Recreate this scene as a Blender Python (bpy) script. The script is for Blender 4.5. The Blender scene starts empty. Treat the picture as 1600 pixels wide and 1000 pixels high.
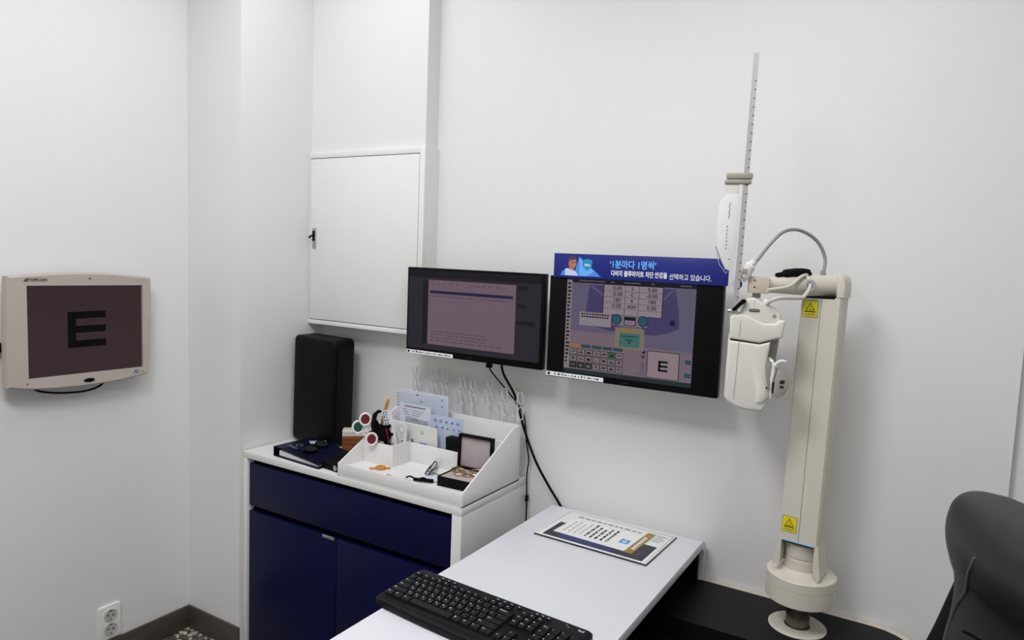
import bpy, bmesh, math, random
from mathutils import Vector, Matrix
random.seed(7)
S = bpy.context.scene
COL = S.collection

# ------------------------------------------------------------------ camera
cam_d = bpy.data.cameras.new('camera')
cam = bpy.data.objects.new('camera', cam_d)
COL.objects.link(cam)
yaw, pitch, roll = math.radians(31.0057), math.radians(5.243), math.radians(2.2162)
fw = Vector((-math.sin(yaw)*math.cos(pitch), math.cos(yaw)*math.cos(pitch), -math.sin(pitch)))
rt0 = Vector((math.cos(yaw), math.sin(yaw), 0)); up0 = rt0.cross(fw)
rt = math.cos(roll)*rt0 + math.sin(roll)*up0
up = -math.sin(roll)*rt0 + math.cos(roll)*up0
cm = Matrix((rt, up, -fw)).transposed().to_4x4(); cm.translation = (0, 0, 1.40)
cam.matrix_world = cm
cam_d.sensor_fit = 'HORIZONTAL'; cam_d.sensor_width = 36
cam_d.lens = 1095.33/1600*36
cam_d.clip_start = 0.02
S.camera = cam

# ------------------------------------------------------------------ world and light
W = bpy.data.worlds.new('world'); S.world = W; W.use_nodes = True
W.node_tree.nodes['Background'].inputs[0].default_value = (0.9, 0.95, 1, 1)
W.node_tree.nodes['Background'].inputs[1].default_value = 0.0
S.view_settings.view_transform = 'Standard'; S.view_settings.look = 'None'
S.view_settings.exposure = 0.0; S.view_settings.gamma = 1.0
S.view_settings.use_curve_mapping = False

CEIL = 2.55
LAMPS = [(-0.9, 0.2, 19.2, 'over the white desk'), (-0.2, 0.9, 7.8, 'over the instrument table'), (-1.55, 1.35, 2.9, 'over the cabinet corner'), (-1.6, 0.85, 2.6, 'near the left wall')]      # ceiling panels: x, y, watts

# ------------------------------------------------------------------ helpers
def lin(c):
    if isinstance(c, str):
        c = tuple(int(c[i:i+2], 16)/255 for i in (0, 2, 4))
    return tuple((v/12.92 if v <= 0.04045 else ((v+0.055)/1.055)**2.4) for v in c) + (1.0,)

MATS = {}
def mat(name, color, rough=0.5, metal=0.0, var=0.0, vscale=20.0, bump=0.0, bscale=200.0, emit=0.0, spec=0.5, trans=0.0, coat=0.0, alpha=1.0, stretch=None, color2=None, ior=1.45):
    if name in MATS: return MATS[name]
    m = bpy.data.materials.new(name); m.use_nodes = True
    nt = m.node_tree; b = nt.nodes['Principled BSDF']
    c = lin(color)
    b.inputs['Base Color'].default_value = c
    b.inputs['Roughness'].default_value = rough
    b.inputs['Metallic'].default_value = metal
    b.inputs['Specular IOR Level'].default_value = spec
    b.inputs['Transmission Weight'].default_value = trans
    b.inputs['Coat Weight'].default_value = coat
    b.inputs['Alpha'].default_value = alpha
    b.inputs['IOR'].default_value = ior
    tc = nt.nodes.new('ShaderNodeTexCoord')
    src = tc.outputs['Object']
    if stretch:
        mp = nt.nodes.new('ShaderNodeMapping'); mp.inputs['Scale'].default_value = stretch
        nt.links.new(src, mp.inputs['Vector']); src = mp.outputs['Vector']
    n = nt.nodes.new('ShaderNodeTexNoise'); n.inputs['Scale'].default_value = vscale
    n.inputs['Detail'].default_value = 3
    nt.links.new(src, n.inputs['Vector'])
    r = nt.nodes.new('ShaderNodeValToRGB')
    v = max(var, 0.01)
    c2 = lin(color2) if color2 else tuple(min(1, x*(1+v)) for x in c[:3])+(1,)
    r.color_ramp.elements[0].position = 0.3; r.color_ramp.elements[1].position = 0.7
    r.color_ramp.elements[0].color = c if color2 else tuple(x*(1-v) for x in c[:3])+(1,)
    r.color_ramp.elements[1].color = c2
    nt.links.new(n.outputs['Fac'], r.inputs['Fac'])
    nt.links.new(r.outputs['Color'], b.inputs['Base Color'])
    if bump:
        n2 = nt.nodes.new('ShaderNodeTexNoise'); n2.inputs['Scale'].default_value = bscale
        nt.links.new(src, n2.inputs['Vector'])
        bp = nt.nodes.new('ShaderNodeBump'); bp.inputs['Strength'].default_value = bump
        bp.inputs['Distance'].default_value = 0.002
        nt.links.new(n2.outputs['Fac'], bp.inputs['Height'])
        nt.links.new(bp.outputs['Normal'], b.inputs['Normal'])
    if emit:
        nt.links.new(r.outputs['Color'], b.inputs['Emission Color'])
        b.inputs['Emission Strength'].default_value = emit
    MATS[name] = m
    return m

WALL = mat('wall_paint', 'e9e9e7', 0.55, var=0.006, vscale=3, bump=0.05, bscale=400)
WHITE = mat('white_laminate', 'e8e8e6', 0.32, var=0.01, bump=0.02)
WHITE2 = mat('white_painted_steel', 'ecebe8', 0.35, var=0.01)
DESK = mat('white_gloss_desk', 'dcdde2', 0.22, var=0.008, vscale=8)
NAVY = mat('navy_laminate', '090e3a', 0.35, var=0.05, vscale=6, spec=0.15)
BLACK = mat('black_plastic', '08080a', 0.35, var=0.08, spec=0.12)
BLACKM = mat('matte_black', '0c0c0e', 0.6, var=0.1, bump=0.05, spec=0.12)
BLACKW = mat('black_wood_grain', '141416', 0.42, spec=0.15, var=0.25, vscale=60, stretch=(1, 12, 1), bump=0.2, bscale=120)
GAP = mat('shadow_gap_black', '05060a', 0.7, spec=0.1)
LEATHER = mat('black_leather', '0c0c0f', 0.42, spec=0.14, var=0.12, vscale=60, bump=0.25, bscale=450)
LEATHERG = mat('dark_grey_leather', '212122', 0.40, spec=0.5, var=0.1, vscale=50, bump=0.25, bscale=500)
LIGHTLINE = mat('grey_crease_highlight', '5c5b55', 0.35)  # paler grey that paints the highlight along the chair's leather crease
BEIGE = mat('beige_enamel', 'd6d0c2', 0.38, var=0.015, bump=0.02, bscale=600)
BEIGE2 = mat('pale_grey_beige_enamel', 'dddad2', 0.36, var=0.015, bump=0.02, bscale=600)
BEIGED = mat('taupe_plastic', '9f9a8f', 0.45, var=0.02)
GREYP = mat('grey_plastic', '98958c', 0.4, var=0.02)
TRIMB = mat('beige_edge_band', 'd8d0bd', 0.45, var=0.02)
STEEL = mat('brushed_steel', '7d766f', 0.32, metal=1.0, var=0.12, vscale=40, stretch=(6, 6, 0.3))
SILVER = mat('silver_metal', 'b9bbbd', 0.3, metal=1.0, var=0.04)
CHROME = mat('chrome', 'd8d8d8', 0.15, metal=1.0)
ROD = mat('satin_aluminium', 'b2b1ae', 0.45, metal=0.3, var=0.03)
GOLD = mat('gold_wire', 'c9a256', 0.25, metal=1.0, var=0.1)
BASEB = mat('brown_vinyl_base', '504840', 0.45, var=0.18, vscale=14, stretch=(1, 1, 8), bump=0.05)
MONB = mat('bezel_taupe', 'b8afa6', 0.42, var=0.02, bump=0.02, bscale=800)
BROWN = mat('brown_card', '7a4526', 0.45, var=0.08, vscale=30)
PAPER = mat('white_paper', 'e8e8e6', 0.6, var=0.01)
PAPERB = mat('bluish_paper', 'd9dde8', 0.55, var=0.02)
PAPERC = mat('cream_card', 'e2e3dc', 0.55, var=0.02)
BLUEC = mat('blue_card', 'bcc6dc', 0.5, var=0.08, vscale=15)
WOODS = mat('pale_wood', 'c79a52', 0.5, var=0.1, vscale=60)
PINK = mat('grey_pink_felt', 'b3a7a8', 0.85, var=0.03, vscale=80, bump=0.2, bscale=900)
INK = mat('black_ink', '1b1b22', 0.6)
INKG = mat('grey_ink', '74767e', 0.6)
INKB = mat('blue_ink', '3d4f9a', 0.6)
RED = mat('red_filter', '6b0a1c', 0.2, coat=0.5)
GREEN = mat('green_filter', '06463a', 0.2, coat=0.5)
ORANGE = mat('orange_translucent_plastic', 'f0a83c', 0.3, trans=0.4)
GOLDP = mat('gold_print', 'a58a3e', 0.4, metal=0.4)
NAVYP = mat('navy_print', '1d2560', 0.4)
BLKP = mat('black_print', '14141c', 0.35)
YELLOW = mat('yellow_sticker', 'e8d81c', 0.45)
SIGNB = mat('sign_blue', '12207a', 0.4, var=0.03)
SIGNL = mat('sign_light_blue', '6db4ff', 0.4)
SIGNM = mat('sign_mid_blue', '4f8df0', 0.4)
SIGNT = mat('sign_teal', '2390c8', 0.4)
WHITEP = mat('white_print', 'f2f2f4', 0.5)
SKINP = mat('print_skin', 'b77464', 0.5)
HAIRP = mat('print_hair', '4a3a52', 0.5)
DOTBLUE = mat('print_hp_blue', '3f8fd8', 0.5)
GLASSES = mat('dark_lens', '2a2c30', 0.12, coat=0.6)
GREENW = mat('green_wire', '3f9a62', 0.4)
PINKL = mat('rose_lens', '8d5560', 0.2)
TIE = mat('clear_zip_tie', 'c4ccd4', 0.2, trans=0.5)
CABLEG = mat('grey_rubber_cable', '8d9092', 0.45)
CABLEW = mat('cream_cable', 'd3cec0', 0.45)

def glass_mat():
    m = bpy.data.materials.new('clear_plastic'); m.use_nodes = True
    nt = m.node_tree; b = nt.nodes['Principled BSDF']
    b.inputs['Base Color'].default_value = (0.86, 0.88, 0.90, 1); b.inputs['Roughness'].default_value = 0.12
    b.inputs['Transmission Weight'].default_value = 1.0; b.inputs['IOR'].default_value = 1.2
    return m
CLEAR = glass_mat()
FROST = mat('frosted_plastic', 'f4f5f7', 0.35, trans=0.25, ior=1.15)

def emis(name, color, strength=1.0, rough=0.25, base='040405'):
    """a lit screen: dark glossy panel that gives off its picture"""
    if name in MATS: return MATS[name]
    m = bpy.data.materials.new(name); m.use_nodes = True
    b = m.node_tree.nodes['Principled BSDF']
    b.inputs['Base Color'].default_value = lin(base); b.inputs['Roughness'].default_value = rough
    b.inputs['Specular IOR Level'].default_value = 0.15
    b.inputs['Emission Color'].default_value = lin(color); b.inputs['Emission Strength'].default_value = strength
    MATS[name] = m
    return m

class Frame:
    """a plane to print on: origin, right, up, normal"""
    def __init__(s, o, r, u):
        s.o = Vector(o); s.r = Vector(r).normalized(); s.u = Vector(u).normalized(); s.n = s.r.cross(s.u)
    def p(s, x, y, d=0.0): return s.o + s.r*x + s.u*y + s.n*d
    def m(s):
        M = Matrix((s.r, s.u, s.n)).transposed().to_4x4(); M.translation = s.o
        return M

_tx = {}
def text_geo(body, size, bold=0.0, align='LEFT', shear=0.0):
    k = (body, round(size, 5), bold, align, shear)
    if k in _tx: return _tx[k]
    c = bpy.data.curves.new('t', 'FONT'); c.body = body; c.size = size; c.align_x = align; c.align_y = 'CENTER'
    c.offset = bold*size; c.resolution_u = 3; c.shear = shear
    o = bpy.data.objects.new('t', c); COL.objects.link(o)
    me = o.to_mesh()
    vs = [v.co.copy() for v in me.vertices]; fs = [tuple(p.vertices) for p in me.polygons]
    o.to_mesh_clear(); bpy.data.objects.remove(o); bpy.data.curves.remove(c)
    _tx[k] = (vs, fs)
    return _tx[k]

class MB:
    def __init__(s): s.v = []; s.f = []; s.mi = []; s.sm = []; s.mats = []
    def _m(s, m):
        if m is None: return 0
        if m not in s.mats: s.mats.append(m)
        return s.mats.index(m)
    def add(s, vs, fs, m=None, smooth=False):
        k = len(s.v); i = s._m(m)
        s.v += [tuple(v) for v in vs]
        for f in fs:
            s.f.append([k+a for a in f]); s.mi.append(i); s.sm.append(smooth)
        return s
    def bm(s, b, m=None, smooth=False, M=None):
        b.verts.index_update()
        vs = [(M @ v.co) if M else v.co.copy() for v in b.verts]
        s.add(vs, [[v.index for v in f.verts] for f in b.faces], m, smooth); b.free()
        return s
    def box(s, x0, x1, y0, y1, z0, z1, m=None, r=0.0, seg=2, M=None):
        b = bmesh.new()
        bmesh.ops.create_cube(b, size=1)
        for v in b.verts:
            v.co = Vector(((x0+x1)/2+v.co.x*(x1-x0), (y0+y1)/2+v.co.y*(y1-y0), (z0+z1)/2+v.co.z*(z1-z0)))
        if r > 0:
            bmesh.ops.bevel(b, geom=list(b.edges), offset=r, segments=seg, profile=0.5, affect='EDGES')
        return s.bm(b, m, r > 0, M)
    def prism(s, poly, frame, d0, d1, m=None, r=0.0, seg=2, smooth=None):
        """2-d polygon on a frame, from depth d0 to d1 along its normal, edges rounded"""
        b = bmesh.new()
        lo = [b.verts.new(frame.p(x, y, d0)) for x, y in poly]
        hi = [b.verts.new(frame.p(x, y, d1)) for x, y in poly]
        n = len(poly)
        b.faces.new(list(reversed(lo))); top = b.faces.new(hi)
        for i in range(n): b.faces.new((lo[i], lo[(i+1) % n], hi[(i+1) % n], hi[i]))
        bmesh.ops.recalc_face_normals(b, faces=list(b.faces))
        if r > 0:
            es = [e for e in b.edges if (e.verts[0] in hi and e.verts[1] in hi)]
            bmesh.ops.bevel(b, geom=es, offset=r, segments=seg, profile=0.5, affect='EDGES')
        return s.bm(b, m, r > 0 if smooth is None else smooth)
    def poly(s, frame, pts, m, d=0.0003):
        return s.add([frame.p(x, y, d) for x, y in pts], [list(range(len(pts)))], m)
    def rect(s, frame, x0, y0, x1, y1, m, d=0.0003):
        return s.poly(frame, [(x0, y0), (x1, y0), (x1, y1), (x0, y1)], m, d)
    def disc(s, frame, x, y, rx, ry, m, d=0.0003, n=24):
        return s.poly(frame, [(x+rx*math.cos(2*math.pi*i/n), y+ry*math.sin(2*math.pi*i/n)) for i in range(n)], m, d)
    def ringflat(s, frame, x, y, r0, r1, m, d=0.0003, n=28):
        vs = []
        for i in range(n):
            a = 2*math.pi*i/n
            vs += [frame.p(x+r0*math.cos(a), y+r0*math.sin(a), d), frame.p(x+r1*math.cos(a), y+r1*math.sin(a), d)]
        return s.add(vs, [(2*i, 2*i+1, (2*i+3) % (2*n), (2*i+2) % (2*n)) for i in range(n)], m)
    def text(s, frame, x, y, body, size, m, d=0.0005, bold=0.0, align='CENTER', sx=1.0, rot=0.0, shear=0.0):
        vs, fs = text_geo(body, size, bold, align, shear)
        ca, sa = math.cos(rot), math.sin(rot)
        out = []
        for v in vs:
            a, b = v.x*sx, v.y
            out.append(frame.p(x+a*ca-b*sa, y+a*sa+b*ca, d))
        return s.add(out, fs, m)
    def cyl(s, p0, p1, r0, r1=None, m=None, n=20, caps=True):
        p0 = Vector(p0); p1 = Vector(p1); r1 = r0 if r1 is None else r1
        d = (p1-p0).normalized(); a = d.orthogonal().normalized(); b = d.cross(a)
        vs = []
        for p, r in ((p0, r0), (p1, r1)):
            for i in range(n):
                t = 2*math.pi*i/n; vs.append(p+a*(r*math.cos(t))+b*(r*math.sin(t)))
        s.add(vs, [(i, (i+1) % n, n+(i+1) % n, n+i) for i in range(n)], m, True)
        if caps:
            s.add(vs[:n], [list(reversed(range(n)))], m); s.add(vs[n:], [list(range(n))], m)
        return s
    def lathe(s, prof, c=(0, 0, 0), m=None, n=40, axis=None, smooth=True):
        """prof: (radius, height) from bottom to top"""
        M = Matrix.Translation(c) @ (axis if axis else Matrix.Identity(4))
        vs = []
        for r, z in prof:
            for i in range(n):
                t = 2*math.pi*i/n; vs.append(M @ Vector((r*math.cos(t), r*math.sin(t), z)))
        fs = []
        for k in range(len(prof)-1):
            for i in range(n): fs.append((k*n+i, k*n+(i+1) % n, (k+1)*n+(i+1) % n, (k+1)*n+i))
        if prof[0][0] > 0: fs.append(list(reversed(range(n))))
        if prof[-1][0] > 0: fs.append([(len(prof)-1)*n+i for i in range(n)])
        return s.add(vs, fs, m, smooth)
    def tube(s, pts, r, m=None, n=10, smooth_path=6, closed=False):
        pts = [Vector(p) for p in pts]
        if smooth_path > 1 and len(pts) > 2:
            q = []
            N = len(pts)
            rng = range(N if closed else N-1)
            for i in rng:
                p0 = pts[(i-1) % N] if (closed or i > 0) else pts[0]*2-pts[1]
                p1 = pts[i]; p2 = pts[(i+1) % N]
                p3 = pts[(i+2) % N] if (closed or i+2 < N) else pts[-1]*2-pts[-2]
                for k in range(smooth_path):
                    t = k/smooth_path
                    q.append(0.5*((2*p1)+(-p0+p2)*t+(2*p0-5*p1+4*p2-p3)*t*t+(-p0+3*p1-3*p2+p3)*t**3))
            if not closed: q.append(pts[-1])
            pts = q
        N = len(pts); vs = []; nrm = None
        for i, p in enumerate(pts):
            if closed: d = (pts[(i+1) % N]-pts[i-1]).normalized()
            else: d = (pts[min(i+1, N-1)]-pts[max(i-1, 0)]).normalized()
            if nrm is None: nrm = d.orthogonal().normalized()
            else: nrm = (nrm-d*nrm.dot(d)).normalized()
            b = d.cross(nrm)
            rr = r[i*len(r)//N] if isinstance(r, (list, tuple)) else r
            for k in range(n):
                t = 2*math.pi*k/n; vs.append(p+nrm*(rr*math.cos(t))+b*(rr*math.sin(t)))
        fs = []
        for i in range(N if closed else N-1):
            j = (i+1) % N
            for k in range(n): fs.append((i*n+k, i*n+(k+1) % n, j*n+(k+1) % n, j*n+k))
        if not closed: fs += [list(reversed(range(n))), [(N-1)*n+k for k in range(n)]]
        return s.add(vs, fs, m, True)
    def loft(s, secs, m=None, n=40, M=None):
        """secs: (z, cx, cy, hx, hy, exponent)"""
        vs = []
        for z, cx, cy, hx, hy, e in secs:
            for i in range(n):
                t = 2*math.pi*i/n; c, q = math.cos(t), math.sin(t)
                v = Vector((cx+hx*math.copysign(abs(c)**(2/e), c), cy+hy*math.copysign(abs(q)**(2/e), q), z))
                vs.append(M @ v if M else v)
        fs = []
        for k in range(len(secs)-1):
            for i in range(n): fs.append((k*n+i, k*n+(i+1) % n, (k+1)*n+(i+1) % n, (k+1)*n+i))
        fs += [list(reversed(range(n))), [(len(secs)-1)*n+i for i in range(n)]]
        return s.add(vs, fs, m, True)
    def data(s, name, m=None):
        me = bpy.data.meshes.new(name); me.from_pydata(s.v, [], s.f)
        for x in (s.mats or [m]): me.materials.append(x)
        me.polygons.foreach_set('material_index', s.mi); me.polygons.foreach_set('use_smooth', s.sm)
        me.update(); me.validate()
        if any(s.sm):
            try: me.set_sharp_from_angle(angle=math.radians(32))
            except Exception: pass
        return me
    def build(s, name, m=None, parent=None, world=False, loc=None):
        """local to the root of the parent, or world=True to give world coordinates"""
        if world and parent is not None:
            r = parent
            while r.parent: r = r.parent
            inv = r.matrix_basis.inverted()
            s.v = [tuple(inv @ Vector(v)) for v in s.v]
        o = bpy.data.objects.new(name, s.data(name, m)); COL.objects.link(o)
        if parent is not None: o.parent = parent
        if loc: o.location = loc
        return o

def tag(o, label, cat, group=None):
    o['label'] = label; o['category'] = cat
    if group: o['group'] = group
    return o
def thing(name, label, cat, loc=(0, 0, 0), rotz=0.0, group=None):
    o = bpy.data.objects.new(name, None); COL.objects.link(o)
    o.empty_display_size = 0.05
    o.location = loc; o.rotation_euler = (0, 0, rotz)
    o.matrix_basis = Matrix.Translation(loc) @ Matrix.Rotation(rotz, 4, 'Z')
    return tag(o, label, cat, group)
def struct(name, b, m, parent=None):
    o = b.build(name, m, parent)
    if parent is None: o['kind'] = 'structure'
    return o
def part_label(o, label): o['label'] = label; return o

# =================================================================== the room
XA, XC, YB, YW = -2.246, -1.967, 1.5205, 1.89
XR, YF, XREC = 1.25, -1.15, 0.176
T = 0.12
struct('floor', MB().box(XA-T, XR+T, YF-T, YW+T+0.2, -0.1, 0), None)
fl = bpy.data.objects['floor']
def terrazzo():
    m = bpy.data.materials.new('speckled_terrazzo'); m.use_nodes = True
    nt = m.node_tree; b = nt.nodes['Principled BSDF']; b.inputs['Roughness'].default_value = 0.35
    tc = nt.nodes.new('ShaderNodeTexCoord')
    v = nt.nodes.new('ShaderNodeTexVoronoi'); v.inputs['Scale'].default_value = 95
    nt.links.new(tc.outputs['Object'], v.inputs['Vector'])
    sep = nt.nodes.new('ShaderNodeSeparateColor'); nt.links.new(v.outputs['Color'], sep.inputs['Color'])
    r = nt.nodes.new('ShaderNodeValToRGB'); r.color_ramp.interpolation = 'CONSTANT'
    e = r.color_ramp.elements; e[0].color = lin('524f48'); e[0].position = 0
    e[1].color = lin('77736a'); e[1].position = 0.45
    for p, c in ((0.62, '46433e'), (0.74, 'b9b5a8'), (0.88, 'dedacd')):
        x = e.new(p); x.color = lin(c)
    nt.links.new(sep.outputs[0], r.inputs['Fac']); nt.links.new(r.outputs['Color'], b.inputs['Base Color'])
    return m
fl.data.materials.clear(); fl.data.materials.append(terrazzo())
struct('ceiling', MB().box(XA-T, XR+T, YF-T, YW+T+0.2, CEIL, CEIL+0.1), WALL)
struct('wall_left', MB().box(XA-T, XA, YF-T, YB+0.05, 0, CEIL), WALL)
# boxed-out corner: its face towards the room and its flank beside the cabinet
struct('wall_left_return', MB().box(XA-T, XC, YB, YW+T, 0, CEIL), WALL)
struct('wall_back', MB().box(XC, XREC, YW, YW+T, 0, CEIL), WALL)
struct('wall_back_recess', MB().box(XREC-0.02, XR+T, YW+0.02, YW+T+0.02, 0, CEIL), WALL)
struct('wall_right', MB().box(XR, XR+T, YF-T, YW+0.02, 0, CEIL), WALL)
struct('wall_front', MB().box(XA-T, XR+T, YF-T, YF, 0, CEIL), WALL)
struct('baseboard_left', MB().box(XA, XA+0.008, YF, YB, 0, 0.084, r=0.002), BASEB)
struct('baseboard_left_return', MB().box(XA+0.008, XC+0.004, YB-0.008, YB, 0, 0.084, r=0.002), BASEB)
struct('baseboard_back', MB().box(-1.0, XREC, YW-0.008, YW, 0, 0.084, r=0.002), BASEB)
struct('baseboard_right', MB().box(XR-0.008, XR, YF, YW+0.02, 0, 0.084, r=0.002), BASEB)
# boxed service duct above the access panel
struct('trim_1', MB().box(XC, -1.449, 1.826, YW, 1.7385, CEIL), WALL)

# ceiling panels, out of the picture: the room's own lights
for x, y, w, where in LAMPS:
    t = thing('ceiling_light', 'square white ceiling light panel ' + where, 'ceiling light', (x, y, CEIL-0.03), 0, 'square ceiling light panels')
    fr = MB()
    for a in ((-0.31, 0.31, -0.31, -0.29), (-0.31, 0.31, 0.29, 0.31), (-0.31, -0.29, -0.29, 0.29), (0.29, 0.31, -0.29, 0.29)):
        fr.box(*a, 0, 0.03)
    fr.build('frame', WHITE2, t)
    MB().box(-0.29, 0.29, -0.29, 0.29, 0.008, 0.03).build('diffuser', emis('lamp_diffuser_%d' % round(w*10), 'fbfbff', 1.5*w/7, 0.5, 'ffffff'), t)
    ld = bpy.data.lights.new('panel_light', 'AREA'); ld.shape = 'SQUARE'; ld.size = 0.57; ld.energy = w; ld.color = (0.97, 0.968, 1.0)
    lo = bpy.data.objects.new('panel_light', ld); COL.objects.link(lo); lo.parent = t; lo.location = (0, 0, 0.004)

# =================================================================== access panel on the duct
t = thing('access_panel', 'white steel access panel with small latch high in the corner', 'panel', (-1.704, YW, 1.1245))
b = MB()
X0, X1, Z0, Z1 = XC+0.0015, -1.4405, 1.1245, 1.7385
b.box(X0, X1, 1.826, YW, Z0, Z1)
D = (-1.9605, -1.4605, 1.1395, 1.7195)
for a in ((X0, D[0], Z0, Z1), (D[1], X1, Z0, Z1), (D[0], D[1], Z0, D[2]), (D[0], D[1], D[3], Z1)):
    b.box(a[0], a[1], 1.813, 1.826, a[2], a[3], r=0.0012)
b.build('frame', WHITE2, t, world=True)
d = MB().box(D[0]+0.0025, D[1]-0.003, 1.8135, 1.825, D[2]+0.003, D[3]-0.002, r=0.0015).build('door', WHITE2, t, world=True)
MB().box(-1.9455, -1.9295, 1.8105, 1.8135, 1.398, 1.472, r=0.001).build('latch_plate', SILVER, d, world=True)
l = MB(); l.box(-1.9415, -1.9335, 1.806, 1.811, 1.425, 1.462, r=0.001); l.tube([(-1.9385, 1.806, 1.445), (-1.942, 1.800, 1.442), (-1.948, 1.797, 1.436)], 0.0035, n=8)
l.build('latch_lever', BLACK, d, world=True)

# =================================================================== chart monitor on the left wall
t = thing('chart_monitor', 'beige wall monitor showing a large black letter E', 'monitor', (XA, 1.14, 1.12))
FA = Frame((XA, 1.14, 1.12), (0, 1, 0), (0, 0, 1))        # prints on the left wall, normal +x
def A(y, z): return (y-1.14, z-1.12)
out = [A(0.928, 0.9765), A(0.965, 0.968), A(1.003, 0.963), A(1.05, 0.959), A(1.099, 0.957), A(1.15, 0.956), A(1.204, 0.957), A(1.265, 0.961), A(1.31, 0.966), A(1.336, 0.971),
       A(1.342, 1.04), A(1.346, 1.13), A(1.3475, 1.21), A(1.3465, 1.284), A(1.279, 1.292), A(1.209, 1.298), A(1.124, 1.3005), A(1.058, 1.299), A(0.994, 1.295), A(0.934, 1.290), A(0.930, 1.2), A(0.928, 1.1)]
SA = (0.980, 1.3165, 0.997, 1.2635)
# bezel as a ring: outer outline, inner screen cut-out
b = MB()
inn = [A(SA[0], SA[2]), A(SA[1], SA[2]-0.003), A(SA[1], SA[3]-0.004), A(SA[0], SA[3])]
n = len(out)
def ring_faces():
    bmx = bmesh.new()
    d0, d1 = 0.03, 0.064
    lo = [bmx.verts.new(FA.p(x, y, d0)) for x, y in out]
    hi0 = [bmx.verts.new(FA.p(x, y, d1-0.006)) for x, y in out]
    hi = [bmx.verts.new(FA.p(x*0.978, y*0.972, d1)) for x, y in out]
    ii = [bmx.verts.new(FA.p(x, y, d1-0.001)) for x, y in inn]
    ib = [bmx.verts.new(FA.p(x, y, d1-0.010)) for x, y in inn]
    bmx.faces.new(list(reversed(lo)))
    for i in range(n):
        j = (i+1) % n
        bmx.faces.new((lo[i], lo[j], hi0[j], hi0[i])); bmx.faces.new((hi0[i], hi0[j], hi[j], hi[i]))
    seg = [(0, 9), (9, 13), (13, 19), (19, 22)]
    for k, (a, c) in enumerate(seg):
        loop = [hi[q % n] for q in range(a, c+1)] + [ii[(k+1) % 4], ii[k]]
        bmx.faces.new(loop)
        bmx.faces.new((ii[k], ii[(k+1) % 4], ib[(k+1) % 4], ib[k]))
    bmesh.ops.triangulate(bmx, faces=[f for f in bmx.faces if len(f.verts) > 4])
    bmesh.ops.recalc_face_normals(bmx, faces=list(bmx.faces))
    return bmx
b.bm(ring_faces(), None, False)
bez = b.build('bezel', MONB, t, world=True)
scr = MB().poly(FA, inn, emis('chart_screen_mauve', '3a2c30', 0.85, 0.22), 0.0555).build('screen', None, t, world=True)
e = MB(); EK = emis('chart_letter_black', '050506', 0.3, 0.3, '050506')
for q in ((1.0905, 1.114, 1.075, 1.183), (1.114, 1.202, 1.162, 1.183), (1.114, 1.202, 1.119, 1.140), (1.114, 1.202, 1.075, 1.0965)):
    e.rect(FA, *A(q[0], q[2]), *A(q[1], q[3]), EK, 0.0562)
e.build('letter_e', None, scr, world=True)
p = MB()
p.text(FA, *A(1.008, 1.2795), 'TOPCON', 0.0105, INK, 0.0648, bold=0.02, sx=1.15)
p.poly(FA, [A(0.972, 1.2755), A(0.976, 1.2755), A(0.983, 1.2835), A(0.978, 1.2835)], INK, 0.0645)
p.poly(FA, [A(0.978, 1.2755), A(0.982, 1.2755), A(0.985, 1.2835), A(0.9845, 1.2835)], INK, 0.0646)
p.text(FA, *A(1.292, 0.9805), 'PC', 0.0145, INKB, 0.0648, bold=0.02, shear=0.3)
p.text(FA, *A(1.314, 0.979), '50', 0.0085, INKG, 0.0648)
p.build('logo_print', None, bez, world=True)
MB().disc(FA, *A(1.152, 1.2825), 0.0025, 0.0025, INK, 0.0648).build('sensor', None, bez, world=True)
MB().disc(FA, *A(0.976, 0.9835), 0.002, 0.002, INK, 0.0648).build('indicator', None, bez, world=True)
o = MB(); o.lathe([(0.0, 0.067), (0.012, 0.0665), (0.0155, 0.066), (0.0165, 0.0635)][::-1], (0, 0, 0), None, 28)
o.v = [tuple(FA.p(x, y*0.36, z) + FA.r*(1.146-1.14) + FA.u*(0.9735-1.12)) for x, y, z in o.v]
part_label(o.build('power_button', BLACK, bez, world=True), 'black oval button')
MB().box(XA+0.018, XA+0.032, 0.97, 1.31, 0.99, 1.265, r=0.006).build('back_housing', MONB, t, world=True)
MB().box(XA, XA+0.02, 1.07, 1.21, 1.06, 1.20, r=0.003).build('wall_mount', BLACK, t, world=True)
MB().cyl((XA+0.012, 0.955, 1.088), (XA+0.012, 0.916, 1.086), 0.016, 0.013).build('side_knob', BLACK, t, world=True)
MB().tube([(XA+0.026, 1.0, 0.985), (XA+0.028, 1.012, 0.958), (XA+0.03, 1.05, 0.944), (XA+0.03, 1.102, 0.936), (XA+0.03, 1.16, 0.935), (XA+0.028, 1.205, 0.950), (XA+0.026, 1.225, 0.99)], 0.0032).build('cable_loop', BLACK, t, world=True)

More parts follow.
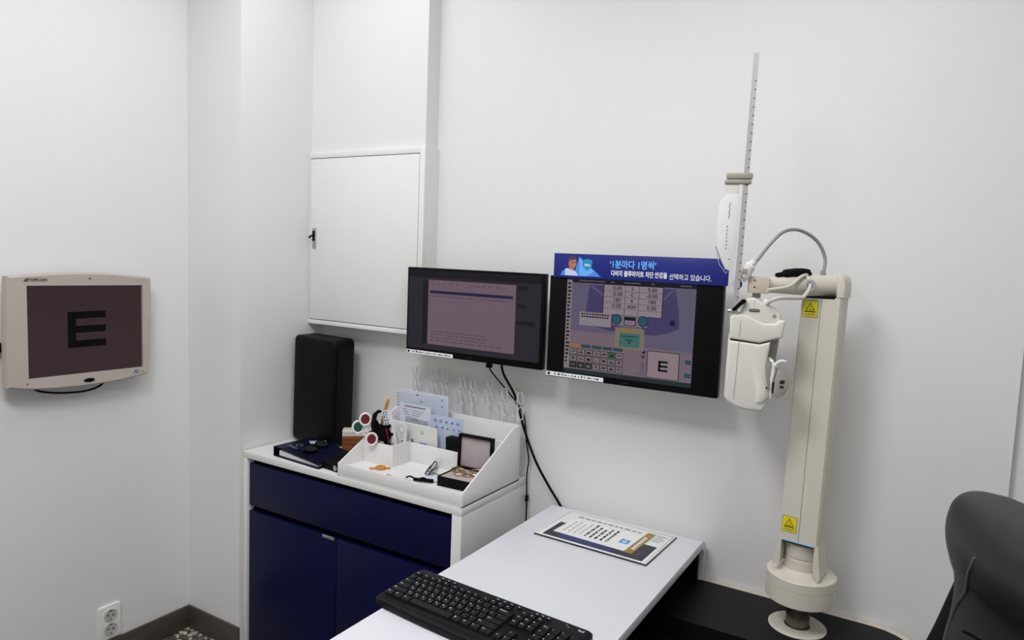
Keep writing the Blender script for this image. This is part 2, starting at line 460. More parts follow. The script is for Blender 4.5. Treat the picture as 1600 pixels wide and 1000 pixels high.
# =================================================================== wall outlet
t = thing('wall_outlet', 'white double wall socket low on the left wall', 'outlet', (XA, 1.229, 0.148))
FO = Frame((XA, 1.229, 0.148), (0, 1, 0), (0, 0, 1))
rr = [(0.036*math.copysign(abs(math.cos(a))**0.18, math.cos(a)), 0.0575*math.copysign(abs(math.sin(a))**0.14, math.sin(a))) for a in [2*math.pi*i/48 for i in range(48)]]
MB().prism(rr, FO, 0, 0.010, r=0.003).build('plate', WHITE2, t, world=True)
for k, dz in enumerate((0.0235, -0.0235)):
    s_ = MB(); ax = Matrix(((0, 0, 1), (1, 0, 0), (0, 1, 0))).to_4x4()
    s_.lathe([(0.0205, 0.0095), (0.0205, 0.0125), (0.0185, 0.0130), (0.0175, 0.0112), (0.0, 0.0108)], (XA, 1.229, 0.148+dz), None, 32, ax)
    so = s_.build('socket', GREYP if False else mat('socket_grey', 'bdbbb5', 0.4), t, world=True)
    h = MB()
    for q in ((-0.0085, 0.002), (0.0085, -0.002)): h.disc(FO, q[0], dz+q[1], 0.0028, 0.0028, INK, 0.0114, 16)
    h.rect(FO, -0.003, dz+0.013, 0.003, dz+0.0165, INK, 0.0116).rect(FO, -0.003, dz-0.0165, 0.003, dz-0.013, INK, 0.0116)
    h.build('pin_hole', None, so, world=True)

# =================================================================== cabinet
CX0, CX1, CY0, CY1, CZ = -1.9645, -1.0575, 1.533, 1.886, 0.7055
t = thing('cabinet', 'low white cabinet with navy drawer and doors in the corner', 'cabinet', ((CX0+CX1)/2, CY0, 0))
b = MB()
b.box(CX0, -1.9445, CY0, CY1, 0, 0.6835, r=0.0008)
b.box(-1.0905, CX1, CY0, CY1, 0, 0.6835, r=0.0008)
b.box(-1.9445, -1.0905, CY1-0.012, CY1, 0.05, 0.6835)
b.box(-1.9445, -1.0905, CY0+0.02, CY1-0.012, 0.05, 0.07)
b.build('carcass', WHITE, t, world=True)
MB().box(-1.9445, -1.0905, CY0+0.0285, CY0+0.04, 0.0, 0.6835).build('inner_front', GAP, t, world=True)
tp = MB().box(CX0, CX1, CY0, CY1, 0.6837, CZ, r=0.0012).build('top', WHITE, t, world=True)
dr = MB().box(-1.9425, -1.0935, CY0+0.008, CY0+0.028, 0.521, 0.6665, r=0.001).build('drawer', NAVY, t, world=True)
for a, c in ((-1.9425, -1.5335), (-1.5305, -1.0935)):
    dd = MB().box(a, c, CY0+0.008, CY0+0.028, 0.03, 0.5015, r=0.001).build('door', NAVY, t, world=True)
    if c < -1.5: part_label(MB().box(-1.592, -1.540, CY0+0.0055, CY0+0.010, 0.4925, 0.5035, r=0.001).build('handle', SILVER, dd, world=True), 'small silver edge pull')
MB().box(-1.94, -1.1, CY0+0.05, CY0+0.07, 0, 0.05).build('plinth', GAP, t, world=True)

# =================================================================== black cushion
def cushion(x0, x1, y0, y1, z0, z1):
    b = bmesh.new(); bmesh.ops.create_cube(b, size=1)
    for v in b.verts: v.co = Vector(((x0+x1)/2+v.co.x*(x1-x0), (y0+y1)/2+v.co.y*(y1-y0), (z0+z1)/2+v.co.z*(z1-z0)))
    bmesh.ops.subdivide_edges(b, edges=list(b.edges), cuts=5, use_grid_fill=True)
    cx, cy, cz = (x0+x1)/2, (y0+y1)/2, (z0+z1)/2
    for v in b.verts:
        p = Vector(((v.co.x-cx)/((x1-x0)/2), (v.co.y-cy)/((y1-y0)/2), (v.co.z-cz)/((z1-z0)/2)))
        if p.y < -0.98: v.co.y -= 0.006*(1-p.x**2)*(1-p.z**2)
        if p.x > 0.98: v.co.x += 0.005*(1-p.y**2)*(1-p.z**2)
    es = [e for e in b.edges if len(e.link_faces) == 2 and e.calc_face_angle(0) > 0.9]
    bmesh.ops.bevel(b, geom=es, offset=0.018, segments=4, profile=0.5, affect='EDGES')
    return b
t = thing('seat_cushion', 'upright black leather cushion leaning in the corner on the cabinet', 'cushion', (-1.85, 1.78, CZ))
Mt = Matrix.Translation((-1.85, 1.78, CZ+0.001)) @ Matrix.Rotation(math.radians(1.2), 4, 'Y') @ Matrix.Translation((1.85, -1.78, -CZ))
MB().bm(cushion(-1.9535, -1.747, 1.727, 1.832, CZ+0.001, 1.088), LEATHER, True, Mt).build('pad', None, t, world=True)
zp = []
for k in range(5): zp.append((-1.752, 1.745, 0.74+k*0.08))
MB().tube([Mt @ Vector((-1.7445, 1.7415, 0.735)), Mt @ Vector((-1.7425, 1.7405, 0.91)), Mt @ Vector((-1.7445, 1.7415, 1.06))], 0.002).build('piping', LEATHER, t, world=True)

# =================================================================== ring binder, glasses, boxes on the cabinet
t = thing('ring_binder', 'navy ring binder lying flat at the front of the cabinet', 'binder', (-1.73, 1.64, CZ), math.radians(-4))
FB = Frame((0, 0, 0), (1, 0, 0), (0, 0, 1))               # section x-z, normal -y ; build along y
def slab(b, pts, y0, y1, m=None):
    return b.prism(pts, Frame((0, y0, 0), (1, 0, 0), (0, 0, 1)), 0, -(y1-y0), m)
b = MB(); slab(b, [(-0.105, 0.0), (0.118, 0.0), (0.118, 0.003), (-0.105, 0.003)], -0.09, 0.066); b.build('back_cover', NAVY, t)
cov = mat('navy_leatherette', '0b0e26', 0.42, spec=0.2, var=0.1, vscale=50, bump=0.15, bscale=500)
b = MB(); slab(b, [(-0.105, 0.030), (-0.060, 0.0315), (0.118, 0.0125), (0.118, 0.0155), (-0.060, 0.0345), (-0.105, 0.033)], -0.09, 0.066)
fc = b.build('front_cover', cov, t)
b = MB(); b.box(-0.108, -0.104, -0.09, 0.066, 0.0, 0.033, r=0.001); b.build('spine', BLACK, t)
b = MB(); slab(b, [(-0.085, 0.0045), (0.108, 0.0045), (0.108, 0.0105), (-0.085, 0.022)], -0.083, 0.060); b.build('paper_block', PAPER, t)
FCb = Frame((-0.06, 0, 0.0346), (0.178, 0, -0.019), (0, 1, 0))
p = MB(); SP = mat('silver_print', '9aa2bd', 0.4)
for k in range(4): p.poly(FCb, [(-0.012+0.011*k, -0.062), (-0.009+0.011*k, -0.062), (-0.003+0.011*k, -0.050), (-0.006+0.011*k, -0.050)], SP, 0.0006)
p.ringflat(FCb, 0.01, -0.03, 0.010, 0.0115, MATS['silver_print'], 0.0006)
p.build('cover_print', None, fc)
tag(MB().box(-0.028, 0.028, -0.013, 0.013, 0, 0.0014, r=0.0005).build('card_strip', mat('pale_grey_card', 'b4b5ba', 0.5)), 'small grey card lying on the navy binder behind the glasses', 'card')
cs = bpy.data.objects['card_strip']; cs.matrix_basis = Matrix.Translation((-1.760, 1.676, CZ+0.0345)) @ Matrix.Rotation(math.radians(6.1), 4, 'Y') @ Matrix.Rotation(math.radians(58), 4, 'Z')

def glasses(name, label, M, lensmat, framemat, group=None):
    """a pair of folded spectacles: local x = width, z up, lenses facing -y"""
    t = thing(name, label, 'glasses', M.translation, 0, group)
    t.matrix_basis = M
    for sx in (-1, 1):
        ring = [(sx*0.033+0.024*math.copysign(abs(math.cos(a))**0.8, math.cos(a)), 0, 0.021+0.0185*math.copysign(abs(math.sin(a))**0.85, math.sin(a))) for a in [2*math.pi*i/24 for i in range(24)]]
        MB().tube(ring, 0.0018, n=8, smooth_path=1, closed=True).build('rim', framemat, t)
        MB().add([(x, 0.0, z) for x, y, z in ring]+[(x, 0.0012, z) for x, y, z in ring], [list(range(24)), list(range(47, 23, -1))]).build('lens', lensmat, t)
        MB().tube([(sx*0.057, 0, 0.028), (sx*0.062, 0.004, 0.029), (sx*0.05, 0.012+0.004*(sx > 0), 0.028), (-sx*0.03, 0.014+0.006*(sx > 0), 0.024), (-sx*0.052, 0.014+0.006*(sx > 0), 0.012)], 0.0019, n=8).build('temple', framemat, t)
    MB().tube([(-0.010, 0, 0.026), (0, -0.002, 0.029), (0.010, 0, 0.026)], 0.0018, n=8).build('bridge', framemat, t)
    return t
glasses('trial_glasses', 'dark grey glasses resting on the navy binder', Matrix.Translation((-1.702, 1.636, CZ+0.0325)) @ Matrix.Rotation(math.radians(104), 4, 'Z') @ Matrix.Rotation(math.radians(-74), 4, 'X'), GLASSES, BLACK)

t = thing('black_case', 'flat black box with round silver badge beside the organizer', 'box', (-1.575, 1.612, CZ), math.radians(-6))
MB().box(-0.042, 0.042, -0.055, 0.075, 0.0, 0.0155, r=0.002).build('base', BLACKM, t)
MB().box(-0.043, 0.043, -0.056, 0.076, 0.0160, 0.030, r=0.003).build('lid', BLACKM, t)
F_ = Frame((0.024, -0.0562, 0.0135), (1, 0, 0), (0, 0, 1))
MB().disc(F_, 0, 0, 0.0085, 0.0085, SILVER, 0.0004).build('badge', None, t)

def carton(name, label, loc, rz, sx, sy, sz, m, lab, group=None, strip=True):
    t = thing(name, label, 'box', loc, rz, group)
    MB().box(0, sx, 0, sy, 0, sz*0.52, r=0.0012).build('base', m, t)
    MB().box(-0.0008, sx+0.0008, -0.0008, sy+0.0008, sz*0.54, sz, r=0.0012).build('lid', m, t)
    if strip:
        F = Frame((-0.0012, 0, 0), (0, -1, 0), (0, 0, 1))
        MB().rect(F, -sy+0.006, sz*0.1, -0.004, sz*0.92, PAPER, 0.0).build('paper_label', None, t)
    return t
BR = math.radians(40)
carton('brown_box', 'lower of the two brown lens boxes behind the binder', (-1.690, 1.7190, CZ), BR, 0.125, 0.055, 0.0255, BROWN, None, 'brown lens boxes')
carton('brown_box', 'upper of the two brown lens boxes behind the binder', (-1.6925, 1.7210, CZ+0.026), BR, 0.125, 0.055, 0.029, BROWN, None, 'brown lens boxes')
carton('white_box', 'flat white box topping the brown lens boxes', (-1.697, 1.7260, CZ+0.0556), BR, 0.120, 0.053, 0.018, mat('pale_carton', 'd9d3cd', 0.6, var=0.03), None, strip=False)

# =================================================================== organizer
OX0, OX1, OY0, OY1, OZ = -1.526, -1.0585, 1.5345, 1.8395, CZ+0.0005
t = thing('desk_organizer', 'white sloped desktop organizer full of eye test tools', 'organizer', ((OX0+OX1)/2, (OY0+OY1)/2, OZ))
w = 0.005
MB().box(OX0, OX1, OY0, OY1, OZ, OZ+0.005, r=0.0005).build('base', WHITE, t, world=True)
prof = [(OY0, OZ), (OY1, OZ), (OY1, 0.882), (1.802, 0.880), (OY0+0.004, 0.7475), (OY0, 0.7465)]
for x in (OX0, OX1-w):
    f = Frame((x, 0, 0), (0, 1, 0), (0, 0, 1))
    MB().prism(prof, f, 0, w, None, r=0.0008).build('side_panel', WHITE, t, world=True)
MB().box(OX0+w, OX1-w, OY0, OY0+w, OZ+0.005, 0.746, r=0.0008).build('front_panel', WHITE, t, world=True)
MB().box(OX0+w, OX1-w, OY1-w, OY1, OZ+0.005, 0.882, r=0.0008).build('back_panel', WHITE, t, world=True)
XD = -1.398
MB().box(OX0+w, XD, 1.640, 1.640+w, OZ+0.005, 0.7975, r=0.0008).build('divider', WHITE, t, world=True)
MB().box(XD-w, XD, 1.645, 1.725, OZ+0.005, 0.7975, r=0.0008).build('divider', WHITE, t, world=True)
MB().box(OX0+w, XD, OY0+w, 1.6398, OZ+0.0052, 0.7305).build('raised_floor', WHITE, t, world=True)
MB().box(XD, OX1-w, OY0+w, 1.7247, OZ+0.0052, 0.7305).build('raised_floor', WHITE, t, world=True)
MB().box(XD-w, OX1-w, 1.725, 1.725+w, OZ+0.005, 0.7925, r=0.0008).build('divider', WHITE, t, world=True)
MB().box(OX0+w, OX1-w, 1.765, 1.765+w, OZ+0.005, 0.842, r=0.0008).build('divider', WHITE, t, world=True)

# cards standing in it
def card(name, label, x0, x1, ytop, z1, ybot, zbot, m, printer=None, th=0.0012, skew=0.0, cat='card', yaw_=0.0):
    """a stiff sheet leaning in a slot; printer(MB, frame, w, h) draws on the face"""
    w_ = x1-x0; o = Vector((x0, ybot, zbot)); r = Vector((w_, yaw_*w_, 0)); u = Vector((skew, ytop-ybot, z1-zbot))
    h_ = u.length; r_ = r.normalized(); u2 = (u-r_*u.dot(r_)); 
    F = Frame(o, r_, u2)
    t = thing(name, label, cat, o)
    b = MB(); sk = skew
    b.prism([(0, 0), (w_, 0), (w_+sk, h_), (sk, h_)], F, -th, 0)
    sh = b.build('sheet', m, t, world=True)
    if printer:
        q = MB(); printer(q, F, w_, h_); q.build('print', None, sh, world=True)
    return t
def prA(q, F, w_, h_):
    q.rect(F, 0.012, 0.06, w_-0.006, h_-0.010, mat('card_panel_blue', 'cbd2e2', 0.5), 0.0003)
    for k in range(5): q.rect(F, 0.003, h_-0.02-0.010*k, 0.009, h_-0.016-0.010*k, INKG, 0.0005)
    q.rect(F, w_*0.40, h_-0.0145, w_*0.44, h_-0.011, INK, 0.0006).rect(F, w_*0.46, h_-0.035, w_*0.52, h_-0.032, INKG, 0.0006)
    for k in range(2): q.rect(F, w_-0.026, h_-0.022-0.02*k, w_-0.022, h_-0.014-0.02*k, INKG, 0.0006)
card('reading_card', 'large pale blue reading card at the back of the organizer', -1.522, -1.308, 1.797, 0.943, 1.815, 0.715, PAPERB, prA)
def prB(q, F, w_, h_):
    q.rect(F, 0.02, h_-0.011, w_-0.02, h_-0.007, INKG, 0.0004)
    for k in range(4):
        q.rect(F, 0.012+0.004*k, h_-0.022-0.008*k, 0.03+0.006*k, h_-0.020-0.008*k, INKG, 0.0004)
        q.rect(F, 0.05, h_-0.022-0.008*k, 0.10-0.008*k, h_-0.0205-0.008*k, INKG, 0.0004)
    q.rect(F, 0.022, h_-0.066, w_-0.01, h_-0.048, mat('print_pale_grey', 'a9adb9', 0.6), 0.0004)
    q.rect(F, 0.05, h_-0.053, 0.08, h_-0.050, INKG, 0.0006)
card('test_card', 'white printed test card in front of the large blue reading card', -1.490, -1.362, 1.779, 0.902, 1.785, 0.715, PAPERB, prB)
def prC(q, F, w_, h_):
    for k, ch in enumerate('ZOAAZ'): q.text(F, 0.022+0.022*k, h_-0.017, ch, 0.013, INKB, 0.0005, bold=0.03, rot=math.pi/2)
    for k, ch in enumerate('DAFLV'): q.text(F, 0.028+0.022*k, h_-0.037, ch, 0.012, INKB, 0.0005, bold=0.03, rot=math.pi/2)
card('letter_card', 'pale blue card printed with two rows of sideways letters', -1.352, -1.224, 1.7635, 0.885, 1.7640, 0.715, BLUEC, prC, skew=0.0)
def prD(q, F, w_, h_):
    q.rect(F, 0.018, h_-0.070, 0.026, h_-0.050, INKG, 0.0004)
    q.rect(F, w_*0.46, h_-0.026, w_*0.58, h_-0.024, INKG, 0.0004); q.rect(F, w_*0.48, h_-0.020, w_*0.56, h_-0.018, INKG, 0.0004)
    q.rect(F, 0.052, 0.068, 0.080, 0.080, mat('print_tag_blue', '9aa8d6', 0.5), 0.0004)
card('cream_card', 'cream folded card with a small blue tag in the middle slot', -1.424, -1.302, 1.735, 0.850, 1.746, 0.715, PAPERC, prD, th=0.002)
def prE(q, F, w_, h_):
    q.ringflat(F, 0.018, h_-0.024, 0.012, 0.0132, INKG, 0.0004).disc(F, 0.020, h_-0.062, 0.003, 0.003, INK, 0.0004)
    q.ringflat(F, 0.020, h_-0.045, 0.006, 0.0068, INKG, 0.0004)
card('round_print_card', 'narrow white card with grey ring prints beside the cream card', -1.436, -1.400, 1.706, 0.860, 1.703, 0.715, PAPER, prE)
def prF(q, F, w_, h_):
    for k in range(9): q.rect(F, 0.005, h_-0.012-0.012*k, 0.009, h_-0.004-0.012*k, INKB, 0.0004)
    for k in range(14): q.rect(F, 0.013, h_-0.008-0.0085*k, 0.023-0.002*(k % 3), h_-0.005-0.0085*k, INKB, 0.0004)
card('leaflet', 'narrow leaflet with blue print leaning among the red and green filters', -1.470, -1.432, 1.672, 0.893, 1.675, 0.715, PAPER, prF, skew=0.0)
bpy.data.objects['leaflet'].matrix_basis = Matrix.Translation((-1.448, 1.674, 0.7165)) @ Matrix.Rotation(math.radians(-15), 4, 'Y') @ Matrix.Translation((0.02, 0, 0))
# small box behind the open case
t = thing('small_black_box', 'small upright black box beside the open case', 'box', (-1.235, 1.7475, OZ+0.0055))
MB().box(-0.030, 0.040, -0.0145, 0.0145, 0, 0.093, r=0.0015).build('body', BLACKM, t)
MB().box(-0.0305, 0.0405, -0.015, 0.015, 0.094, 0.1195, r=0.0015).build('lid', BLACKM, t)

# open case with gold trial frames
t = thing('spectacle_case', 'open black case with grey felt lining in the organizer', 'case', (-1.129, 1.646, 0.7308), math.radians(2.5))
cz = 0.029
b = MB()
b.box(-0.060, 0.058, -0.054, 0.052, 0, 0.004)
for a in ((-0.060, 0.058, -0.054, -0.050), (-0.060, 0.058, 0.048, 0.052), (-0.060, -0.056, -0.050, 0.048), (0.054, 0.058, -0.050, 0.048)): b.box(*a, 0.004, cz, r=0.001)
b.build('base', BLACKM, t)
MB().box(-0.0555, 0.0535, -0.0495, 0.0475, 0.004, cz-0.002, r=0.002).build('lining', PINK, t)
Ml = Matrix.Translation((0, 0.053, cz)) @ Matrix.Rotation(math.radians(-2), 4, 'X')
b = MB()
b.box(-0.060, 0.058, 0.008, 0.012, 0.0, 0.102, M=Ml)
for a in ((-0.060, -0.053, 0.0, 0.102), (0.051, 0.058, 0.0, 0.102), (-0.053, 0.051, 0.095, 0.102), (-0.053, 0.051, 0.0, 0.004)): b.box(a[0], a[1], -0.004, 0.008, a[2], a[3], r=0.001, M=Ml)
ld = b.build('lid', BLACKM, t)
MB().box(-0.0528, 0.0508, 0.004, 0.0078, 0.0042, 0.0948, r=0.001, M=Ml).build('lid_lining', PINK, ld)
gm = Matrix.Translation((-1.150, 1.640, 0.7308+cz+0.0005)) @ Matrix.Rotation(math.radians(-18), 4, 'Z') @ Matrix.Rotation(math.radians(-78), 4, 'X') @ Matrix.Scale(0.78, 4)
glasses('gold_glasses', 'gold wire glasses lying left in the open case', gm, CLEAR, GOLD)
gm = Matrix.Translation((-1.112, 1.634, 0.7308+cz+0.005)) @ Matrix.Rotation(math.radians(28), 4, 'Z') @ Matrix.Rotation(math.radians(-72), 4, 'X') @ Matrix.Scale(0.72, 4)
glasses('gold_glasses', 'gold wire glasses lying right in the open case', gm, CLEAR, mat('pale_gold_wire', 'd9c08c', 0.25, metal=1.0))
glasses('rose_glasses', 'small black glasses with rose lenses on the organizer floor', Matrix.Translation((-1.285, 1.672, 0.7325)) @ Matrix.Rotation(math.radians(-68), 4, 'Z') @ Matrix.Rotation(math.radians(-30), 4, 'X') @ Matrix.Scale(0.74, 4), PINKL, BLACK)
tag(MB().tube([(-1.262, 1.668, 0.7335), (-1.235, 1.664, 0.7345), (-1.2125, 1.662, 0.7338)], 0.0016).build('green_cord', GREENW), 'short green cord beside the rose glasses', 'cord')
tag(MB().prism([(0, 0), (0.05, -0.012), (0.066, 0.006), (0.058, 0.028), (0.036, 0.040), (0.012, 0.030)], Frame((-1.268, 1.606, 0.7325), (1, 0, 0), (0, 1, 0.05)), 0, 0.001, PAPERB).build('paper_scrap', None), 'white paper scrap lying in front of the open case', 'paper')
tag(MB().prism([(0, 0.016), (0.11, 0.012), (0.128, 0.022), (0.118, 0.034), (0.02, 0.032)], Frame((-1.226, 1.541, 0.7310), (1, 0, 0), (0, 1, 0)), 0, 0.001, PAPERB).build('paper_scrap', None), 'white paper strip along the front rim by the open case', 'paper')
t = thing('black_clip', 'black spring clip lying at the front of the organizer', 'clip', (-1.235, 1.588, 0.7335), math.radians(22))
MB().box(-0.03, 0.03, -0.006, 0.006, 0, 0.008, r=0.002).build('jaw', BLACK, t)
MB().tube([(-0.028, 0, 0.007), (-0.04, -0.008, 0.014), (-0.05, -0.012, 0.010)], 0.0025).build('lever', BLACK, t)
MB().tube([(0.006, 0, 0.008), (0.0, -0.012, 0.014), (-0.01, -0.02, 0.011)], 0.0025).build('lever', BLACK, t)
tag(MB().tube([(-1.36, 1.572, 0.7330), (-1.33, 1.566, 0.7330), (-1.29, 1.566, 0.7330), (-1.27, 1.568, 0.7330)], 0.002).build('leather_lace', BROWN), 'thin brown lace inside the front rim of the organizer', 'lace')
# orange piece
t = thing('orange_clip', 'small orange plastic piece in the front left compartment', 'clip', (-1.417, 1.607, 0.7308), math.radians(38))
MB().lathe([(0.012, 0.0), (0.016, 0.004), (0.015, 0.008), (0.009, 0.009), (0.008, 0.004)], (0, 0, 0), None, 24).build('cup', ORANGE, t)
MB().box(-0.034, -0.008, -0.006, 0.006, 0.0, 0.004, r=0.0015).build('tab', ORANGE, t)
MB().box(0.010, 0.030, -0.004, 0.008, 0.0, 0.004, r=0.0015).build('tab', ORANGE, t)

# colour filter paddles
Fp = lambda o, rz, tilt: Frame(o, (math.cos(rz), math.sin(rz), 0), (-math.sin(rz)*math.sin(tilt), math.cos(rz)*math.sin(tilt), math.cos(tilt)))
def paddle(label, c, hub, m, r=0.0165):
    """a lens disc in a white rim on a short white handle; faces the room corner camera side"""
    c = Vector(c); hub = Vector(hub)
    nrm = Vector((0.72, -0.69, 0.08)).normalized(); a = Vector((0.69, 0.72, 0)).normalized(); b_ = nrm.cross(a)
    t = thing('filter_paddle', label, 'paddle', c)
    n_ = 28
    MB().tube([c+a*(r*math.cos(2*math.pi*i/n_))+b_*(r*1.12*math.sin(2*math.pi*i/n_)) for i in range(n_)], 0.0034, n=8, smooth_path=1, closed=True).build('rim', WHITE2, t, world=True)
    F = Frame(c, a, b_)
    MB().prism([(r*0.97*math.cos(2*math.pi*i/n_), r*1.08*math.sin(2*math.pi*i/n_)) for i in range(n_)], F, -0.0012, 0.0012).build('lens', m, t, world=True)
    d_ = (hub-c).normalized()
    MB().tube([c+d_*r*1.05, (c+hub)/2, hub], 0.003, n=8).build('handle', WHITE2, t, world=True)
paddle('upper dark red filter paddle in the organizer', (-1.498, 1.6225, 0.871), (-1.484, 1.66, 0.76), RED)
paddle('dark green filter paddle leaning over the organizer edge', (-1.5255, 1.620, 0.842), (-1.472, 1.668, 0.752), GREEN)
paddle('lower dark red filter paddle hanging at the organizer edge', (-1.472, 1.6245, 0.8115), (-1.470, 1.66, 0.757), RED, 0.0165)
# black occluder
t = thing('eye_occluder', 'black eye occluder with crescent top in the organizer', 'occluder', (-1.46, 1.652, 0.715))
Fo = Frame((-1.46, 1.650, 0.80), (0.80, 0.60, 0.0), (0.0, 0.0, 1.0))
cr = [(-0.030, 0.052), (-0.024, 0.088), (-0.008, 0.102), (0.004, 0.100), (0.002, 0.094), (-0.008, 0.090), (-0.013, 0.072), (-0.002, 0.056), (0.016, 0.052), (0.030, 0.056), (0.034, 0.050),
      (0.026, 0.044), (0.034, 0.028), (0.044, 0.030), (0.044, 0.022), (0.034, 0.018), (0.030, 0.004), (0.038, -0.02), (0.040, -0.078), (0.022, -0.078), (0.012, 0.000), (-0.012, 0.006), (-0.026, 0.022), (-0.036, 0.024), (-0.034, 0.032), (-0.026, 0.036)]
MB().prism(cr, Fo, -0.003, 0.003, None, r=0.001).build('paddle', BLACK, t, world=True)
MB().tube([(-1.425, 1.668, 0.72), (-1.434, 1.662, 0.80), (-1.44, 1.655, 0.845)], 0.003).build('handle', RED, t, world=True)
# wooden stick
t = thing('wooden_stick', 'pale wooden stick standing behind the black occluder', 'stick', (-1.487, 1.685, 0.715))
MB().tube([(-1.512, 1.690, 0.7155), (-1.487, 1.685, 0.84), (-1.457, 1.680, 0.928)], 0.0052, n=10).build('shaft', WOODS, t, world=True)
MB().cyl((-1.457, 1.680, 0.928), (-1.4545, 1.6795, 0.936), 0.0056, 0.0050).build('tip', mat('pale_wood_end', 'ddbd84', 0.5), t, world=True)

# clear plastic lens flippers on the back edge
def flipper(x, zmid, lean, label):
    t = thing('lens_flipper', label, 'flipper', (x, 1.8575, zmid-0.085), math.radians(-28), 'clear lens flippers on the organizer back edge')
    L = math.tan(math.radians(lean))
    for k, (dz, nm) in enumerate(((0.024, 'upper'), (-0.024, 'lower'))):
        for sx in (-1, 1):
            c = Vector((sx*0.0175+L*dz, 0, 0.085+dz)); n_ = 22
            MB().tube([c+Vector((0.0155*math.cos(2*math.pi*i/n_), 0, 0.0195*math.sin(2*math.pi*i/n_))) for i in range(n_)], 0.0016, n=6, smooth_path=1, closed=True).build('lens_ring', FROST, t)
    MB().box(-0.0022, 0.0022, -0.001, 0.001, 0.072, 0.098, r=0.0004).build('grip', GREYP, t)
    MB().tube([(L*-0.085, 0, 0.0), (0, 0, 0.085), (L*0.04, 0, 0.125)], 0.0022, n=8).build('stem', CLEAR if False else FROST, t)
order = ['first', 'second', 'third', 'fourth', 'fifth', 'sixth', 'seventh', 'eighth']
for i, (x, z, ln) in enumerate(((-1.489, 0.968, -4), (-1.4185, 0.968, -4), (-1.375, 0.970, -5), (-1.303, 0.957, -4), (-1.262, 0.957, -7), (-1.197, 0.972, 0), (-1.141, 0.942, -3), (-1.084, 0.938, -4))):
    flipper(x, z, ln, order[i] + ' clear plastic lens flipper from the left behind the organizer')

# =================================================================== wall monitors
def monitor(name, label, xl, xr, z0, z1, y, rz):
    w_, h_ = xr-xl, z1-z0
    t = thing(name, label, 'monitor', ((xl+xr)/2, y, z0), rz)
    b = MB(); b.box(-w_/2, w_/2, 0, 0.022, 0, h_, r=0.002)
    hs = b.build('housing', BLACK, t)
    MB().box(-w_*0.3, w_*0.3, 0.0225, 0.042, h_*0.12, h_*0.72, r=0.008).build('rear_bulge', BLACK, t)
    MB().box(-0.05, 0.05, 0.043, YW-y-0.002, h_*0.3, h_*0.3+0.1, r=0.002).build('wall_bracket', BLACK, t)
    F = Frame((-w_/2, -0.0004, 0), (1, 0, 0), (0, 0, 1))
    return t, hs, F, w_, h_
SD = emis('screen_dim', '29242d', 0.9, 0.3)
t, hs, F, w_, h_ = monitor('desk_monitor', 'black monitor showing a dim document window above the organizer', -1.455, -0.953, 1.074, 1.3515, 1.760, 0.0)
s1 = MB()
s1.rect(F, 0.007, 0.020, w_-0.010, h_-0.007, SD, 0.0001)
SK = emis('screen_near_black', '17151d', 0.9, 0.3); SW = emis('screen_mauve_page', '6b5a66', 0.9, 0.3); SN = emis('screen_navy_bar', '221f3d', 0.9, 0.3); SG = emis('screen_grey_line', '4a3d4a', 0.9, 0.3)
s1.rect(F, 0.007, h_-0.030, w_-0.010, h_-0.007, SK, 0.0003)
s1.rect(F, 0.064, 0.036, 0.090, h_-0.040, SK, 0.0003)
wx0, wx1, wz0, wz1 = 0.086, 0.408, 0.037, 0.2405
s1.rect(F, wx0, wz0, wx1, wz1, SW, 0.0005)
s1.rect(F, wx0+0.006, wz1-0.042, wx1-0.010, wz1-0.033, SN, 0.0007)
random.seed(3)
for k in range(12): s1.rect(F, wx0+0.01+0.024*k, wz1-0.013, wx0+0.01+0.024*k+random.uniform(0.006, 0.016), wz1-0.0105, SG, 0.0007)
for k in range(22): s1.rect(F, wx0+0.01+0.0135*k, wz1-0.052, wx0+0.01+0.0135*k+random.uniform(0.004, 0.011), wz1-0.049, SG, 0.0007)
for r_ in range(4):
    x = wx0+0.012
    while x < wx1-(0.06 if r_ == 0 else 0.10):
        l_ = random.uniform(0.006, 0.02); s1.rect(F, x, wz0+0.012+0.0095*r_, x+l_, wz0+0.0145+0.0095*r_, SG, 0.0007); x += l_+random.uniform(0.003, 0.008)
for z_, l_ in ((0.226, 0.034), (0.175, 0.030), (0.125, 0.062)): s1.rect(F, 0.412, z_, 0.412+l_, z_+0.011, SK, 0.0006)
s1.build('screen', None, t)
def sticker(t, F, x0, x1, z0, z1):
    b = MB(); b.rect(F, x0, z0, x1, z1, WHITEP, 0.0006)
    b.disc(F, x0+0.009, (z0+z1)/2, 0.005, 0.004, INK, 0.0009)
    x = x0+0.025; random.seed(5)
    while x < x1-0.012:
        l_ = random.uniform(0.003, 0.009); b.rect(F, x, (z0+z1)/2-0.002, x+l_, (z0+z1)/2+random.uniform(0.001, 0.003), INK if random.random() < 0.6 else INKG, 0.0009); x += l_+random.uniform(0.002, 0.006)
    part_label(b.build('sticker', None, t), 'white asset sticker on the lower bezel')
sticker(t, F, 0.003, 0.188, 0.001, 0.0125)
MB().text(F, w_*0.5, 0.009, 'acer', 0.008, mat('bezel_logo_grey', '3a3a40', 0.5), 0.0008).build('logo_print', None, hs)

t, hs, F, w_, h_ = monitor('exam_monitor', 'black monitor showing refraction software beside the phoropter', -0.9365, -0.4485, 1.0615, 1.349, 1.760, 0.0)
s2 = MB()
E_ = lambda n, c: emis('exam_'+n, c, 0.9, 0.3)
